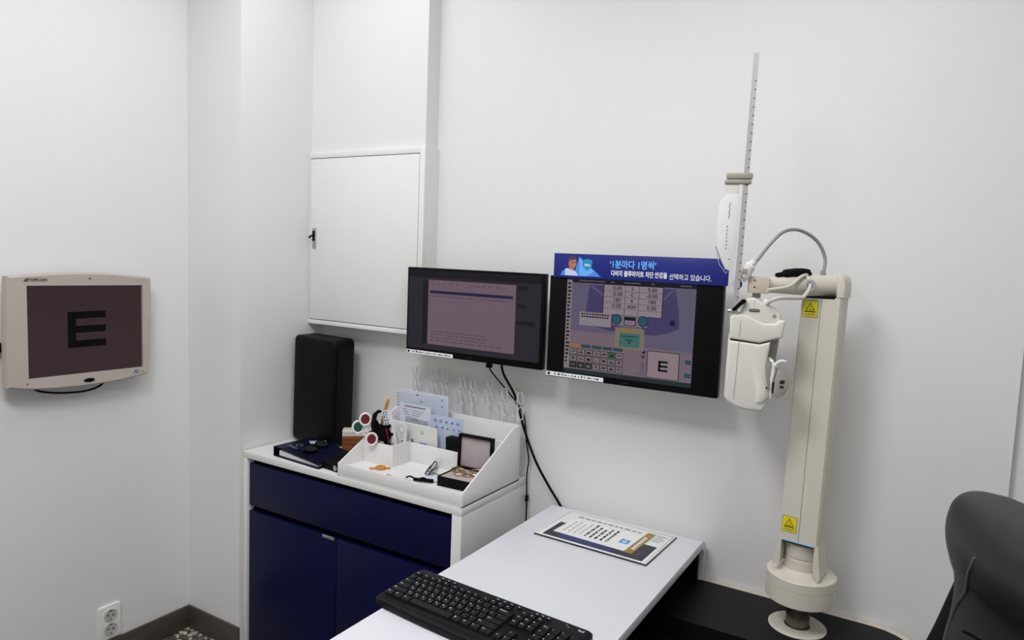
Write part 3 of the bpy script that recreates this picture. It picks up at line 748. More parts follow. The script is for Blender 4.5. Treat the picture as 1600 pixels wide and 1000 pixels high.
# screen picture area in monitor coordinates, px() maps the picture's own 0..1 square
ax0, ax1, az0, az1 = 0.055, 0.420, 0.018, h_-0.004
def px(u, v): u = u+0.125*u*(1-u); return (ax0+(ax1-ax0)*u, az1-(az1-az0)*v)
def R(u0, v0, u1, v1, m, d): a = px(u0, v1); c = px(u1, v0); s2.rect(F, a[0], a[1], c[0], c[1], m, d)
R(0, 0, 1, 1, E_('lilac', '5d566c'), 0.0001)
R(0, 0.55, 1, 0.96, E_('pinkgrey', '6f606c'), 0.00015)
R(0.62, 0.35, 1, 0.66, E_('lilac', ''), 0.0002)
R(0, 0, 1, 0.045, E_('titlebar', '17161c'), 0.0003); R(0, 0.955, 1, 1, E_('taskbar', '222c30'), 0.0003)
R(0, 0.02, 0.04, 0.955, E_('toolstrip', '7d7278'), 0.0004)
random.seed(11)
INKS = E_('ink', '151319')
for k in range(22): R(0.008, 0.05+0.039*k, 0.008+random.uniform(0.015, 0.028), 0.05+0.039*k+0.02, INKS, 0.0006)
for a, l_ in ((0.09, 0.20), (0.33, 0.03), (0.43, 0.13), (0.64, 0.03), (0.87, 0.09)): R(a, 0.016, a+l_, 0.028, E_('titletext', '55505a'), 0.0005)
VI = E_('violet', '433a60'); VL = E_('violet_light', '5a5078')
s2.poly(F, [px(0.17, 0.06), px(0.42, 0.06), px(0.42, 0.50), px(0.36, 0.525), px(0.30, 0.515), px(0.17, 0.46), px(0.145, 0.40)], VI, 0.0003)
s2.poly(F, [px(0.70, 0.06), px(0.835, 0.06), px(0.87, 0.28), px(0.882, 0.44), px(0.80, 0.49), px(0.68, 0.53), px(0.60, 0.52), px(0.58, 0.44), px(0.60, 0.30)], VI, 0.0003)
s2.poly(F, [px(0.17, 0.07), px(0.20, 0.07), px(0.285, 0.16), px(0.285, 0.18)], VL, 0.0005)
s2.poly(F, [px(0.80, 0.07), px(0.825, 0.07), px(0.735, 0.19), px(0.735, 0.17)], VL, 0.0005)
R(0.277, 0.045, 0.741, 0.355, INKS, 0.0006); R(0.283, 0.05, 0.735, 0.347, E_('page', '877b84'), 0.0007)
for k in range(1, 5): R(0.283, 0.05+0.06*k-0.002, 0.735, 0.05+0.06*k+0.001, INKS, 0.0008)
for u in (0.447, 0.553): R(u-0.002, 0.05, u+0.001, 0.347, INKS, 0.0008)
for k, (a, c, e_) in enumerate((('0.00', 'S', '0.00'), ('-0.00', 'C', '-0.00'), ('180', 'A', '180'), ('0.00', 'ADD', '0.00'))):
    v = 0.081+0.06*k
    s2.text(F, *px(0.385, v), a, 0.0150, INKS, 0.001, bold=0.012); s2.text(F, *px(0.50, v), c, 0.0115, INKS, 0.001, bold=0.03); s2.text(F, *px(0.655, v), e_, 0.0150, INKS, 0.001, bold=0.012)
R(0.105, 0.345, 0.348, 0.485, E_('page', ''), 0.0007)
for r_ in range(2):
    x = 0.118
    while x < 0.325:
        l_ = random.uniform(0.008, 0.02); R(x, 0.357+0.028*r_, x+l_, 0.373+0.028*r_, INKS, 0.0009); x += l_+0.005
R(0.36, 0.345, 0.625, 0.455, E_('page2', '756a78'), 0.0006)
for u in (0.389, 0.594):
    q = px(u, 0.396); s2.disc(F, *q, 0.0145, 0.0145, INKS, 0.0008); s2.disc(F, *q, 0.0125, 0.0125, E_('teal', '24505e'), 0.0010)
R(0.447, 0.362, 0.538, 0.447, INKS, 0.0008); R(0.454, 0.398, 0.531, 0.440, E_('page', ''), 0.0010); s2.text(F, *px(0.492, 0.418), '64.0', 0.0090, INKS, 0.0012)
q = px(0.825, 0.39); s2.disc(F, *q, 0.0078, 0.0078, E_('dot', '1b1733'), 0.0008)
R(0.383, 0.475, 0.607, 0.685, E_('khaki', '7a6d58'), 0.0008); R(0.417, 0.525, 0.578, 0.668, E_('tealpanel', '3b6663'), 0.0010); R(0.455, 0.478, 0.528, 0.510, E_('orange', '93643a'), 0.0010)
s2.text(F, *px(0.495, 0.612), '"0"', 0.0155, INKS, 0.0012, bold=0.02)
R(0.43, 0.555, 0.56, 0.562, INKS, 0.0012)
for k in range(5): R(0.046+0.082*k, 0.688, 0.046+0.082*k+0.074, 0.722, E_('orange', '') if k == 0 else E_('tab', '2b4448'), 0.0008)
for r_ in range(3):
    for k in range(7):
        dk = (r_ == 2 and k < 3)
        mm = E_('greentile', '2f5a35') if (r_ == 0 and k == 5) else (E_('darktile', '1f2b28') if dk else E_('tile', '74696f'))
        u0, v0 = 0.043+0.0592*k, 0.738+0.070*r_
        R(u0, v0, u0+0.056, v0+0.064, INKS, 0.0008); R(u0+0.003, v0+0.005, u0+0.053, v0+0.059, mm, 0.0010)
        R(u0+0.014, v0+0.024+0.006*(k % 2), u0+0.042, v0+0.033+0.006*(k % 3), INKS if not dk else E_('tile', ''), 0.0012)
        if (k+r_) % 2: R(u0+0.025, v0+0.016, u0+0.031, v0+0.048, INKS if not dk else E_('tile', ''), 0.0012)
s2.poly(F, [px(0.592, 0.715), px(0.625, 0.68), px(0.625, 0.715)], INKS, 0.0008); R(0.595, 0.73, 0.625, 0.765, E_('greyt', '4a434c'), 0.0008)
R(0.59, 0.795, 0.622, 0.90, E_('greyt2', '635a63'), 0.0008); R(0.565, 0.905, 0.645, 0.935, E_('greyt2', ''), 0.0008)
R(0.641, 0.678, 0.899, 0.949, INKS, 0.0006); R(0.647, 0.684, 0.893, 0.943, E_('page3', '87777f'), 0.0008)
for q in ((0.733, 0.768, 0.751, 0.875), (0.733, 0.768, 0.808, 0.789), (0.733, 0.811, 0.808, 0.832), (0.733, 0.854, 0.808, 0.875)): R(*q, E_('black', '0c0b0e'), 0.0012)
for v in (0.735, 0.865): R(0.945, v, 0.992, v+0.040, INKS, 0.0008); R(0.949, v+0.005, 0.988, v+0.035, E_('teal', ''), 0.0010)
s2.build('screen', None, t)
sticker(t, F, 0.0, 0.178, 0.0025, 0.0145)
MB().text(F, w_*0.5, 0.0085, 'acer', 0.008, MATS['bezel_logo_grey'], 0.0008).build('logo_print', None, hs)

# promotional strip on top of the right monitor
t = thing('promo_sign', 'royal blue sign strip with Korean lettering above the right monitor', 'sign', (-0.681, 1.756, 1.3455))
F = Frame((-0.2425, -0.0015, 0), (1, 0, 0), (0, 0, 1)); SWD, SH = 0.485, 0.0665
MB().box(-0.2425, 0.2425, -0.0015, 0.0015, 0, SH, r=0.0004).build('board', SIGNB, t)
b = MB()
b.poly(F, [(0.078, SH-0.008), (0.145, 0.006), (0.062, 0.006)], SIGNM, 0.0003)
b.poly(F, [(0.078, SH-0.008), (0.086, SH-0.018), (0.126, 0.020), (0.100, 0.006), (0.080, 0.006)], SIGNL, 0.0004)
b.poly(F, [(0.022, 0.006), (0.027, 0.017), (0.040, 0.026), (0.060, 0.024), (0.072, 0.014), (0.076, 0.006)], mat('print_shirt', 'c9d6f4', 0.5), 0.0006)
b.poly(F, [(0.022, 0.006), (0.027, 0.017), (0.036, 0.023), (0.036, 0.006)], SIGNM, 0.0007)
b.poly(F, [(0.048, 0.024), (0.062, 0.020), (0.065, 0.031), (0.050, 0.036)], SKINP, 0.0008)
b.disc(F, 0.058, 0.041, 0.0125, 0.0155, SKINP, 0.0009)
b.poly(F, [(0.045, 0.038), (0.044, 0.053), (0.053, 0.0605), (0.067, 0.0585), (0.072, 0.051), (0.060, 0.050), (0.050, 0.048)], HAIRP, 0.0011)
b.rect(F, 0.054, 0.0425, 0.070, 0.0438, INK, 0.0012)
b.poly(F, [(0.088, 0.049), (0.103, 0.054), (0.118, 0.049), (0.117, 0.033), (0.103, 0.020), (0.089, 0.033)], SIGNT, 0.0007)
b.text(F, 0.103, 0.037, 'blue', 0.0095, WHITEP, 0.0010, bold=0.03)
def fit(y, body, size, x0, x1, m, bold):
    vs, _ = text_geo(body, size, bold, 'LEFT')
    lo_, hi_ = min(v.x for v in vs), max(v.x for v in vs)
    k = (x1-x0)/(hi_-lo_)
    b.text(F, x0-lo_*k, y, body, size, m, 0.0006, bold=bold, align='LEFT', sx=k)
fit(0.0405, "\u20181\ubd84\ub9c8\ub2e4 1\uba85\uc529\u2019", 0.0235, 0.1695, 0.299, SIGNL, 0.028)
fit(0.0170, "\ub2e4\ube44\uce58 \ube14\ub8e8\ub77c\uc774\ud2b8 \ucc28\ub2e8 \uc548\uacbd\uc744", 0.0168, 0.1745, 0.330, WHITEP, 0.024)
fit(0.0150, "\uc120\ud0dd\ud558\uace0 \uc788\uc2b5\ub2c8\ub2e4.", 0.0168, 0.3355, 0.444, WHITEP, 0.006)
b.build('lettering', None, t)

# cables below the left monitor
t = thing('monitor_cable', 'thin black cable with plug dropping from the left monitor', 'cable', (-1.155, 1.79, 1.06))
MB().tube([(-1.147, 1.785, 1.074), (-1.147, 1.79, 1.05), (-1.135, 1.84, 1.00), (-1.122, 1.868, 0.968), (-1.09, 1.872, 0.935), (-1.068, 1.874, 0.90), (-1.056, 1.874, 0.82), (-1.046, 1.874, 0.765), (-1.050, 1.874, 0.715), (-1.046, 1.874, 0.62), (-1.046, 1.874, 0.50)], 0.0022).build('cord', BLACK, t, world=True)
MB().box(-1.156, -1.139, 1.777, 1.793, 1.056, 1.078, r=0.003).build('plug', BLACK, t, world=True)
MB().box(-1.051, -1.043, 1.868, 1.880, 0.632, 0.652, r=0.002).build('clip', BLACK, t, world=True)
tag(MB().tube([(-1.105, 1.785, 1.08), (-1.104, 1.80, 1.04), (-1.094, 1.86, 0.96), (-1.067, 1.874, 0.862), (-1.023, 1.876, 0.768), (-0.974, 1.878, 0.697), (-0.937, 1.880, 0.650), (-0.90, 1.882, 0.60)], 0.0038).build('power_cable', BLACK), 'thicker black cable running from the left monitor down behind the desk', 'cable')

# =================================================================== white desk with rolled-down back edge
DX0, DX1, DZ = -0.941, -0.4815, 0.652
t = thing('exam_desk', 'glossy white desk top curving down at its back edge', 'desk', ((DX0+DX1)/2, 1.2, 0.0))
th = 0.022; rad = 0.045; yb = 1.8855
sec = [(0.50, DZ), (yb-rad, DZ)]
for k in range(1, 9):
    a = math.pi/2*(1-k/8); sec.append((yb-rad+rad*math.cos(a), DZ-rad+rad*math.sin(a)))
sec += [(yb, 0.5360), (yb-th, 0.5360), (yb-th, DZ-rad)]
ri = rad-th
for k in range(1, 9):
    a = math.pi/2*(k/8); sec.append((yb-rad+ri*math.cos(a), DZ-rad+ri*math.sin(a)))
sec += [(0.50, DZ-th)]
f = Frame((DX0, 0, 0), (0, 1, 0), (0, 0, 1))
MB().prism(sec, f, 0, DX1-DX0, None, r=0.0015).build('top', DESK, t, world=True)
MB().box(DX0+0.012, DX1-0.012, 0.52, yb-th-0.012, DZ-th-0.012, DZ-th-0.0005).build('underside_board', BLACKW, t, world=True)
MB().box(DX0+0.012, DX1-0.012, yb-th-0.014, yb-th-0.001, 0.5360, DZ-th-0.02).build('inner_back_board', BLACKW, t, world=True)
MB().box(-0.76, -0.70, 1.25, 1.33, 0.4985, DZ-th-0.012, r=0.004).build('support_post', BLACKM, t, world=True)

# =================================================================== instrument table (black ledge with beige edge)
t = thing('instrument_table', 'black instrument table with beige edge band along the back wall', 'table', (-0.45, 1.6, 0.0))
LZ = 0.5335
def ledge(off, z):
    x1, y1, y0, r = 0.055-off, 1.888-off, 1.630+off, 0.122-off
    pts = [(-0.95+off, y0), (x1-r, y0)]
    for k in range(13):
        a = -math.pi/2+math.pi*k/12
        pts.append((x1-r+r*math.cos(a)*1.0, (y0+y1)/2+(y1-y0)/2*math.sin(a)))
    pts += [(-0.95+off, y1)]
    q = []
    for p_ in pts:
        if not q or (Vector(p_)-Vector(q[-1])).length > 1e-4: q.append(p_)
    return q
FZ = Frame((0, 0, 0), (1, 0, 0), (0, 1, 0))
eb = [q for q in ledge(0, 0) if q[1] > 1.72 and q[0] > -0.6] + [(-0.95, 1.888)]
ei = [(-0.95, 1.8715)] + list(reversed([q for q in ledge(0.0168, 0) if q[1] > 1.72 and q[0] > -0.6]))
MB().prism(eb+ei, FZ, LZ-0.036, LZ+0.0012, None).build('edge_band', TRIMB, t, world=True)
def inset(poly, d):
    x1, y1, y0 = 0.055, 1.888, 1.630
    return ledge(d, 0)
tt = [(-0.95, 1.630)] + [(x, y) for x, y in ledge(0.017, 0) if y > 1.70 and x > -0.3]
tt = [(-0.95, 1.6285), (-0.05, 1.6285), (0.0, 1.655), (0.028, 1.70)] + [q for q in ledge(0.017, 0) if q[1] > 1.71 and q[0] > -0.6] + [(-0.95, 1.871)]
MB().prism(tt, FZ, LZ-0.038, LZ+0.0006, None).build('table_top', BLACKW, t, world=True)
MB().box(-0.93, -0.16, 1.66, 1.86, 0.0, LZ-0.037, r=0.003).build('rear_cabinet', BLACKM, t, world=True)
MB().box(-0.93, -0.30, 1.05, 1.655, 0.0, 0.498, r=0.004).build('base_cabinet', BLACKM, t, world=True)

# =================================================================== keyboard
KW, KD = 0.448, 0.157
t = thing('keyboard', 'black full size keyboard on the white desk', 'keyboard', (-0.7405, 1.1490, DZ+0.0006), math.radians(-3.15))
KB = mat('keyboard_black', '0f0f12', 0.38, spec=0.2, var=0.06, bump=0.05, bscale=900)
KEYM = mat('key_black', '17171a', 0.42, spec=0.3, var=0.05, bump=0.05, bscale=900)
KEYI = mat('key_print', 'd9d9dc', 0.5)
slope = math.atan2(0.008, KD)
Mk = Matrix.Rotation(slope, 4, 'X')
outl = []
for k in range(17):
    x = -KW/2+0.012+(KW-0.024)*k/16
    outl.append((x, -KD/2-0.008*(1-(2*x/KW)**2)))
outl += [(KW/2-0.003, -KD/2+0.006), (KW/2, -KD/2+0.016), (KW/2, KD/2-0.014), (KW/2-0.004, KD/2-0.004), (KW/2-0.014, KD/2), (-KW/2+0.014, KD/2), (-KW/2+0.004, KD/2-0.004), (-KW/2, KD/2-0.014), (-KW/2, -KD/2+0.016), (-KW/2+0.003, -KD/2+0.006)]
b = MB(); b.prism(outl, FZ, 0.0, 0.0125, None, r=0.004, seg=3); b.v = [tuple(Mk @ Vector(v)+Vector((0, 0, 0.0068))) for v in b.v]
case = b.build('case', KB, t)
b = MB(); b.prism([(x, y) for x, y in outl[:17]]+[(KW/2-0.012, -KD/2+0.010), (-KW/2+0.012, -KD/2+0.010)], FZ, 0.0126, 0.0140, None, r=0.001); b.v = [tuple(Mk @ Vector(v)+Vector((0, 0, 0.0068))) for v in b.v]
b.build('front_lip', KB, t)
for sx in (-1, 1): MB().box(sx*0.19-0.012, sx*0.19+0.012, KD/2-0.02, KD/2-0.008, -0.0004, 0.013, r=0.001).build('foot', KB, t)
U = 0.0186
key_cache = {}
def key(x, y, wd, dp, legend=None, h=0.0065, size=0.0052):
    """x, y: centre on the keyboard; shares mesh data between keys of one size"""
    k = (round(wd, 5), round(dp, 5), h)
    if k not in key_cache:
        b = MB(); a, c = wd/2-0.0009, dp/2-0.0009; i = 0.0022
        vs = [(-a, -c, 0), (a, -c, 0), (a, c, 0), (-a, c, 0), (-a+i*0.5, -c+i*0.5, h*0.8), (a-i*0.5, -c+i*0.5, h*0.8), (a-i*0.5, c-i*0.4, h*0.8), (-a+i*0.5, c-i*0.4, h*0.8), (-a+i, -c+i, h), (a-i, -c+i, h), (a-i, c-i*0.7, h), (-a+i, c-i*0.7, h)]
        fs = [(8, 9, 10, 11)]
        for q in (0, 4):
            for j in range(4): fs.append((q+j, q+(j+1) % 4, q+4+(j+1) % 4, q+4+j))
        b.add(vs, fs); key_cache[k] = b.data('key', KEYM)
    o = bpy.data.objects.new('key', key_cache[k]); COL.objects.link(o); o.parent = t
    o.matrix_basis = Matrix.Translation((0, 0, 0.0068)) @ Mk @ Matrix.Translation((x, y, 0.0124))
    if legend:
        q = MB(); F = Frame((0, 0, h+0.0001), (1, 0, 0), (0, 1, 0))
        if len(legend) == 2 and ord(legend[1]) > 0x3000:
            q.text(F, -wd*0.18, dp*0.14, legend[0], size, KEYI, 0, bold=0.02); q.text(F, wd*0.16, -dp*0.14, legend[1], size*0.9, KEYI, 0)
        else:
            q.text(F, -wd/2+0.0038, dp*0.10, legend, size*(0.8 if len(legend) > 1 else 1), KEYI, 0, align='LEFT', bold=0.02)
        lo = q.build('legend', None, o)
    return o
x0 = -KW/2+0.009; yt = KD/2
rows = [
  (yt-0.0505, [('~', 1)]+[(c, 1) for c in '1234567890-=']+[('Backspace', 2)]),
  (yt-0.0691, [('Tab', 1.5)]+[(a+c, 1) for a, c in zip('QWERTYUIOP', '\u3142\u3148\u3137\u3131\u3145\u315b\u3155\u3151\u3150\u3154')]+[('[', 1), (']', 1), ('\\', 1.5)]),
  (yt-0.0877, [('Caps', 1.75)]+[(a+c, 1) for a, c in zip('ASDFGHJKL', '\u3141\u3134\u3147\u3139\u314e\u3157\u3153\u314f\u3163')]+[(';', 1), ("'", 1), ('Enter', 2.25)]),
  (yt-0.1063, [('Shift', 2.25)]+[(a+c, 1) for a, c in zip('ZXCVBNM', '\u314b\u314c\u314a\u314d\u3160\u315c\u3161')]+[(',', 1), ('.', 1), ('/', 1), ('Shift', 2.75)]),
  (yt-0.1249, [('Ctrl', 1.25), ('\u229e', 1.25), ('Alt', 1.25), ('', 6.0), ('\ud55c', 1.25), ('Alt', 1.25), ('Fn', 1.25), ('Ctrl', 1.5)])]
for y, ks in rows:
    x = x0
    for lg, u in ks:
        key(x+u*U/2, y, u*U, U, lg or None); x += u*U
x = x0; key(x+U*0.45, yt-0.0305, U*0.9, U*0.72, 'Esc', 0.005, 0.0045)
for k in range(12):
    key(x0+U*1.75+U*k+U*0.42*(k//4), yt-0.0305, U*0.92, U*0.72, 'F%d' % (k+1), 0.005, 0.0045)
xn = x0+15*U+0.0060
for r_, row in enumerate((('Ins', 'Hm', 'Pu'), ('Del', 'End', 'Pd'))):
    for k, lg in enumerate(row): key(xn+U*(k+0.5), yt-0.0505-U*r_, U, U, lg)
key(xn+U*1.5, yt-0.1063, U, U, '\u2191')
for k, lg in enumerate('\u2190\u2193\u2192'): key(xn+U*(k+0.5), yt-0.1249, U, U, lg)
for k, lg in enumerate(('Prt', 'Scr', 'Brk')): key(xn+U*(k+0.5), yt-0.0305, U*0.92, U*0.72, lg, 0.005, 0.0045)
xp = xn+3*U+0.0055
UP = (KW/2-0.008-xp)/4
for r_, row in enumerate((('Num', '/', '*', '-'), ('7', '8', '9', None), ('4', '5', '6', None), ('1', '2', '3', None))):
    for k, lg in enumerate(row):
        if lg: key(xp+UP*(k+0.5), yt-0.0505-U*r_, UP, U, lg)
key(xp+UP*3.5, yt-0.0505-U*1.5, UP, U*2, '+'); key(xp+UP*3.5, yt-0.0505-U*3.5, UP, U*2, '\u21b5')
key(xp+UP, yt-0.1249, UP*2, U, '0'); key(xp+UP*2.5, yt-0.1249, UP, U, '.')
for k, x in enumerate((-0.150, -0.133, -0.116, 0.0, 0.018, 0.036, 0.054, 0.098, 0.112, 0.126)):
    b = MB(); b.lathe([(0.006, 0), (0.006, 0.0016), (0.0045, 0.0024), (0, 0.0025)], (0, 0, 0), None, 20); b.v = [(vx, vy*0.55, vz) for vx, vy, vz in b.v]
    o = b.build('media_button', KEYM, t); o.matrix_basis = Matrix.Translation((0, 0, 0.0068)) @ Mk @ Matrix.Translation((x, yt-0.0135, 0.0124))
    q = MB(); Fq = Frame((0, 0, 0.0026), (1, 0, 0), (0, 1, 0)); q.rect(Fq, -0.0022, -0.0008, 0.0022, 0.0008, KEYI, 0); q.build('legend', None, o)
q = MB(); Fq = Frame(Mk @ Vector((0.192, yt-0.0135, 0.0128))+Vector((0, 0, 0.0068)), (1, 0, 0), Mk @ Vector((0, 1, 0)))
q.text(Fq, 0.008, 0, 'logi', 0.009, KEYI, 0.0002, bold=0.02); q.disc(Fq, -0.026, 0.002, 0.0012, 0.0012, KEYI, 0.0002); q.disc(Fq, -0.020, -0.002, 0.0012, 0.0012, KEYI, 0.0002)
q.build('logo_print', None, case)

# =================================================================== certificate under an acrylic sheet on the desk
t = thing('desk_notice', 'printed notice under a clear acrylic sheet on the desk', 'notice', (-0.712, 1.720, DZ+0.0005), math.radians(-1.8))
F = Frame((0, 0, 0.0), (1, 0, 0), (0, 1, 0)); W2, H2 = 0.162, 0.1085
b = MB(); b.box(-W2, W2, -H2, H2, 0.0, 0.0035, r=0.0008)
MB_edge = b.build('acrylic_base', mat('dark_acrylic_edge', '2a2c30', 0.2), t)
MB().box(-W2+0.0015, W2-0.0015, -H2+0.0015, H2-0.0015, 0.0036, 0.0050, r=0.0004).build('sheet', PAPER, t)
b = MB(); d0 = 0.0053
b.rect(F, -0.140, -0.100, 0.146, 0.004, BLKP, d0)
b.poly(F, [(-0.10, -0.100), (0.06, -0.100), (0.06, -0.060), (-0.10, -0.060)], NAVYP, d0+0.0002)
for k in range(3): b.ringflat(F, 0.105, -0.062, 0.017+0.006*k, 0.0182+0.006*k, (INKG, RED, INKB)[k], d0+0.0003)
b.poly(F, [(-0.125, -0.068), (0.085, -0.072), (0.088, 0.048), (-0.120, 0.045)], PAPER, d0+0.0004)
b.poly(F, [(0.085, -0.074), (0.108, -0.075), (0.113, 0.082), (0.090, 0.082)], GOLDP, d0+0.0006)
for k in range(7): b.rect(F, 0.0945, -0.048+0.014*k, 0.1035, -0.039+0.014*k, WHITEP, d0+0.0009)
b.rect(F, 0.050, -0.028, 0.075, 0.0, DOTBLUE, d0+0.0006); b.rect(F, 0.056, -0.023, 0.070, -0.019, WHITEP, d0+0.0009); b.rect(F, 0.056, -0.015, 0.070, -0.011, WHITEP, d0+0.0009); b.rect(F, 0.061, -0.008, 0.065, -0.004, WHITEP, d0+0.0009)
random.seed(9)
for c in range(9):
    x = -0.105+0.0155*c
    y = -0.052+random.uniform(0, 0.01)
    while y < 0.030:
        l_ = random.uniform(0.006, 0.02); b.rect(F, x, y, x+(0.006 if c > 3 else 0.0025), y+l_, INK if c > 3 else INKG, d0+0.0007); y += l_+random.uniform(0.003, 0.006)
x = -0.115
while x < 0.08:
    l_ = random.uniform(0.006, 0.018); b.rect(F, x, 0.066, x+l_, 0.072, INKG, d0+0.0002); x += l_+0.005
for k in range(4): b.rect(F, 0.116, 0.076-0.013*k, 0.145-0.006*(k % 2), 0.079-0.013*k, INKG, d0+0.0002)
for s_ in (1, ): b.rect(F, -W2+0.006, H2-0.0105, W2-0.006, H2-0.0095, INK, d0)
b.rect(F, -W2+0.006, -H2+0.006, -W2+0.007, H2-0.0095, INK, d0); b.rect(F, W2-0.007, -H2+0.006, W2-0.006, H2-0.0095, INKG, d0)
b.build('print', None, t)

# =================================================================== instrument stand
PX, PY = -0.222, 1.765
t = thing('instrument_stand', 'beige refraction stand with column and horizontal arm on steel post', 'stand', (PX, PY, LZ+0.0008))
def Zr(z): return z-(LZ+0.0008)
MB().lathe([(0.066, 0), (0.066, 0.002), (0.0645, 0.0035), (0.030, 0.0040), (0.029, 0.003)], (0, 0, 0), None, 48).build('flange', BEIGE, t)
MB().lathe([(0.0270, 0.0005), (0.0270, Zr(0.618))], (0, 0, 0), None, 40).build('post', STEEL, t)
MB().lathe([(0.0295, 0.0005), (0.0295, 0.0035), (0.0275, 0.0045)], (0, 0, 0), None, 40).build('post_collar', BLACK, t)
b = MB(); b.lathe([(0.0, Zr(0.606)), (0.074, Zr(0.606)), (0.0785, Zr(0.610)), (0.0785, Zr(0.6455)), (0.0772, Zr(0.6458)), (0.0772, Zr(0.6472)), (0.0785, Zr(0.6475)), (0.0785, Zr(0.6695)), (0.0768, Zr(0.6715)), (0.052, Zr(0.6765)), (0.0435, Zr(0.684)), (0.0, Zr(0.684))], (0, 0, 0), None, 64)
b.build('swivel_base', BEIGE, t)
MB().lathe([(0.040, Zr(0.684)), (0.040, Zr(0.708)), (0.0385, Zr(0.709)), (0.0385, Zr(0.714)), (0.040, Zr(0.715)), (0.040, Zr(0.745)), (0.035, Zr(0.750)), (0, Zr(0.750))], (0, 0, 0), None, 48).build('swivel_drum', BEIGE, t)
RC = Matrix.Rotation(math.radians(-7), 4, 'Z')
def CMv(v): return tuple(RC @ Vector((v[0]+(v[2]-Zr(0.757))*0.0165, v[1], v[2])))
def cbuild(b, name, m, par): b.v = [CMv(v) for v in b.v]; return b.build(name, m, par)
XL_, XR_ = -0.0442, 0.0437
plan = [(XL_, -0.044), (XL_+0.004, -0.050), (XR_-0.004, -0.050), (XR_, -0.044), (XR_+0.001, 0.004), (XR_-0.004, 0.010), (XL_+0.004, 0.010), (XL_, 0.004)]
col = cbuild(MB().prism(plan, FZ, Zr(0.757), Zr(1.333), None), 'column', BEIGE, t)
cbuild(MB().box(-0.0003, 0.0010, -0.0506, -0.049, Zr(0.757), Zr(1.333)), 'seam', GREYP, col)
FX = Frame((0, -0.050, 0), (1, 0, 0), (0, 0, 1))
cbuild(MB().prism([(XL_, Zr(0.757)), (XL_-0.010, Zr(0.708)), (XL_-0.008, Zr(0.692)), (-0.037, Zr(0.696)), (-0.037, Zr(0.757))], FX, -0.06, 0), 'fork_leg', BEIGE, t)
cbuild(MB().prism([(0.037, Zr(0.757)), (0.037, Zr(0.702)), (0.050, Zr(0.676)), (0.055, Zr(0.684)), (XR_+0.001, Zr(0.757))], FX, -0.06, 0), 'fork_leg', BEIGE, t)
part_label(cbuild(MB().box(-0.037, 0.037, -0.0515, -0.046, Zr(0.7555), Zr(0.7590)), 'protective_film', mat('blue_film', '9fc4e6', 0.2), col), 'pale blue film edge above the drum')
cbuild(MB().box(-0.037, 0.037, -0.0455, 0.008, Zr(0.7505), Zr(0.7565)), 'fork_gap', GAP, col)
hd_ = MB().prism([(0.030, Zr(1.3337)), (0.047, Zr(1.3337)), (0.047, Zr(1.366)), (0.043, Zr(1.379)), (0.036, Zr(1.386)), (0.027, Zr(1.388))], Frame((0, -0.048, 0), (1, 0, 0), (0, 0, 1)), -0.058, 0, None, r=0.003)
cbuild(hd_, 'column_head', BEIGE, t)
cbuild(MB().box(-0.041, 0.0285, -0.0507, 0.008, Zr(1.3305), Zr(1.3340)), 'head_gap', GAP, col)
# arm: from the column head to the phoropter block
BK = Vector((-0.346, 1.640, 1.356)); EN = RC @ Vector((0.038, -0.005, 0)) + Vector((PX, PY, 1.3600)); 
dv = (EN-BK); ln = dv.length; dn = dv.normalized()
def seg(r0, r1, a, c, name, m, par=t, n_=32): return MB().cyl(BK+dn*a, BK+dn*c, r0, r1, None, n_).build(name, m, par, world=True)
arm = seg(0.0175, 0.0225, 0.02, ln-0.085, 'arm', BEIGE)
seg(0.0245, 0.0245, ln-0.088, ln-0.024, 'arm_sleeve', BEIGE)
seg(0.0255, 0.0255, ln-0.024, ln-0.013, 'sleeve_ring', BEIGE)
seg(0.0250, 0.0250, ln-0.0128, ln-0.002, 'sleeve_ring', BEIGE2)
MB().tube([BK+dn*0.045+Vector((0, -0.004, 0.021)), BK+dn*0.075+Vector((0, -0.004, 0.027)), BK+dn*0.11+Vector((0, -0.003, 0.028)), BK+dn*(ln-0.075)+Vector((0, -0.002, 0.024))], [0.006, 0.010, 0.011, 0.0105, 0.007]).build('foam_wrap', BLACKM, arm, world=True)
MB().tube([BK+Vector((0.030, -0.032, -0.010)), BK+dn*0.07+Vector((0.01, -0.034, -0.002)), BK+dn*0.10+Vector((0.004, -0.024, 0.018)), BK+dn*0.12+Vector((0, -0.008, 0.026))], 0.0040).build('cable', CABLEW, t, world=True)
MB().tube([BK+Vector((0.022, -0.02, -0.060)), BK+Vector((0.032, -0.034, -0.040)), BK+Vector((0.055, -0.040, -0.026)), BK+dn*0.10+Vector((0.008, -0.040, -0.027)), BK+dn*(ln-0.085)+Vector((0.006, -0.036, -0.022)), BK+dn*(ln-0.075)+Vector((0.006, -0.030, -0.002)), BK+dn*(ln-0.078)+Vector((0.0, -0.018, 0.02))], 0.0042).build('cable', CABLEW, t, world=True)
tz = BK+dn*(ln-0.074)+Vector((0.006, -0.034, 0.0))
MB().tube([tz+Vector((0.009*math.cos(a), 0.002*math.sin(a), 0.012*math.sin(a))) for a in [2*math.pi*i/14 for i in range(14)]], 0.0026, n=6, smooth_path=1, closed=True).build('zip_tie', TIE, t, world=True)
b = MB(); Fc = Frame((PX, PY, 0), RC.to_3x3() @ Vector((1, 0, 0)), (0, 0, 1))
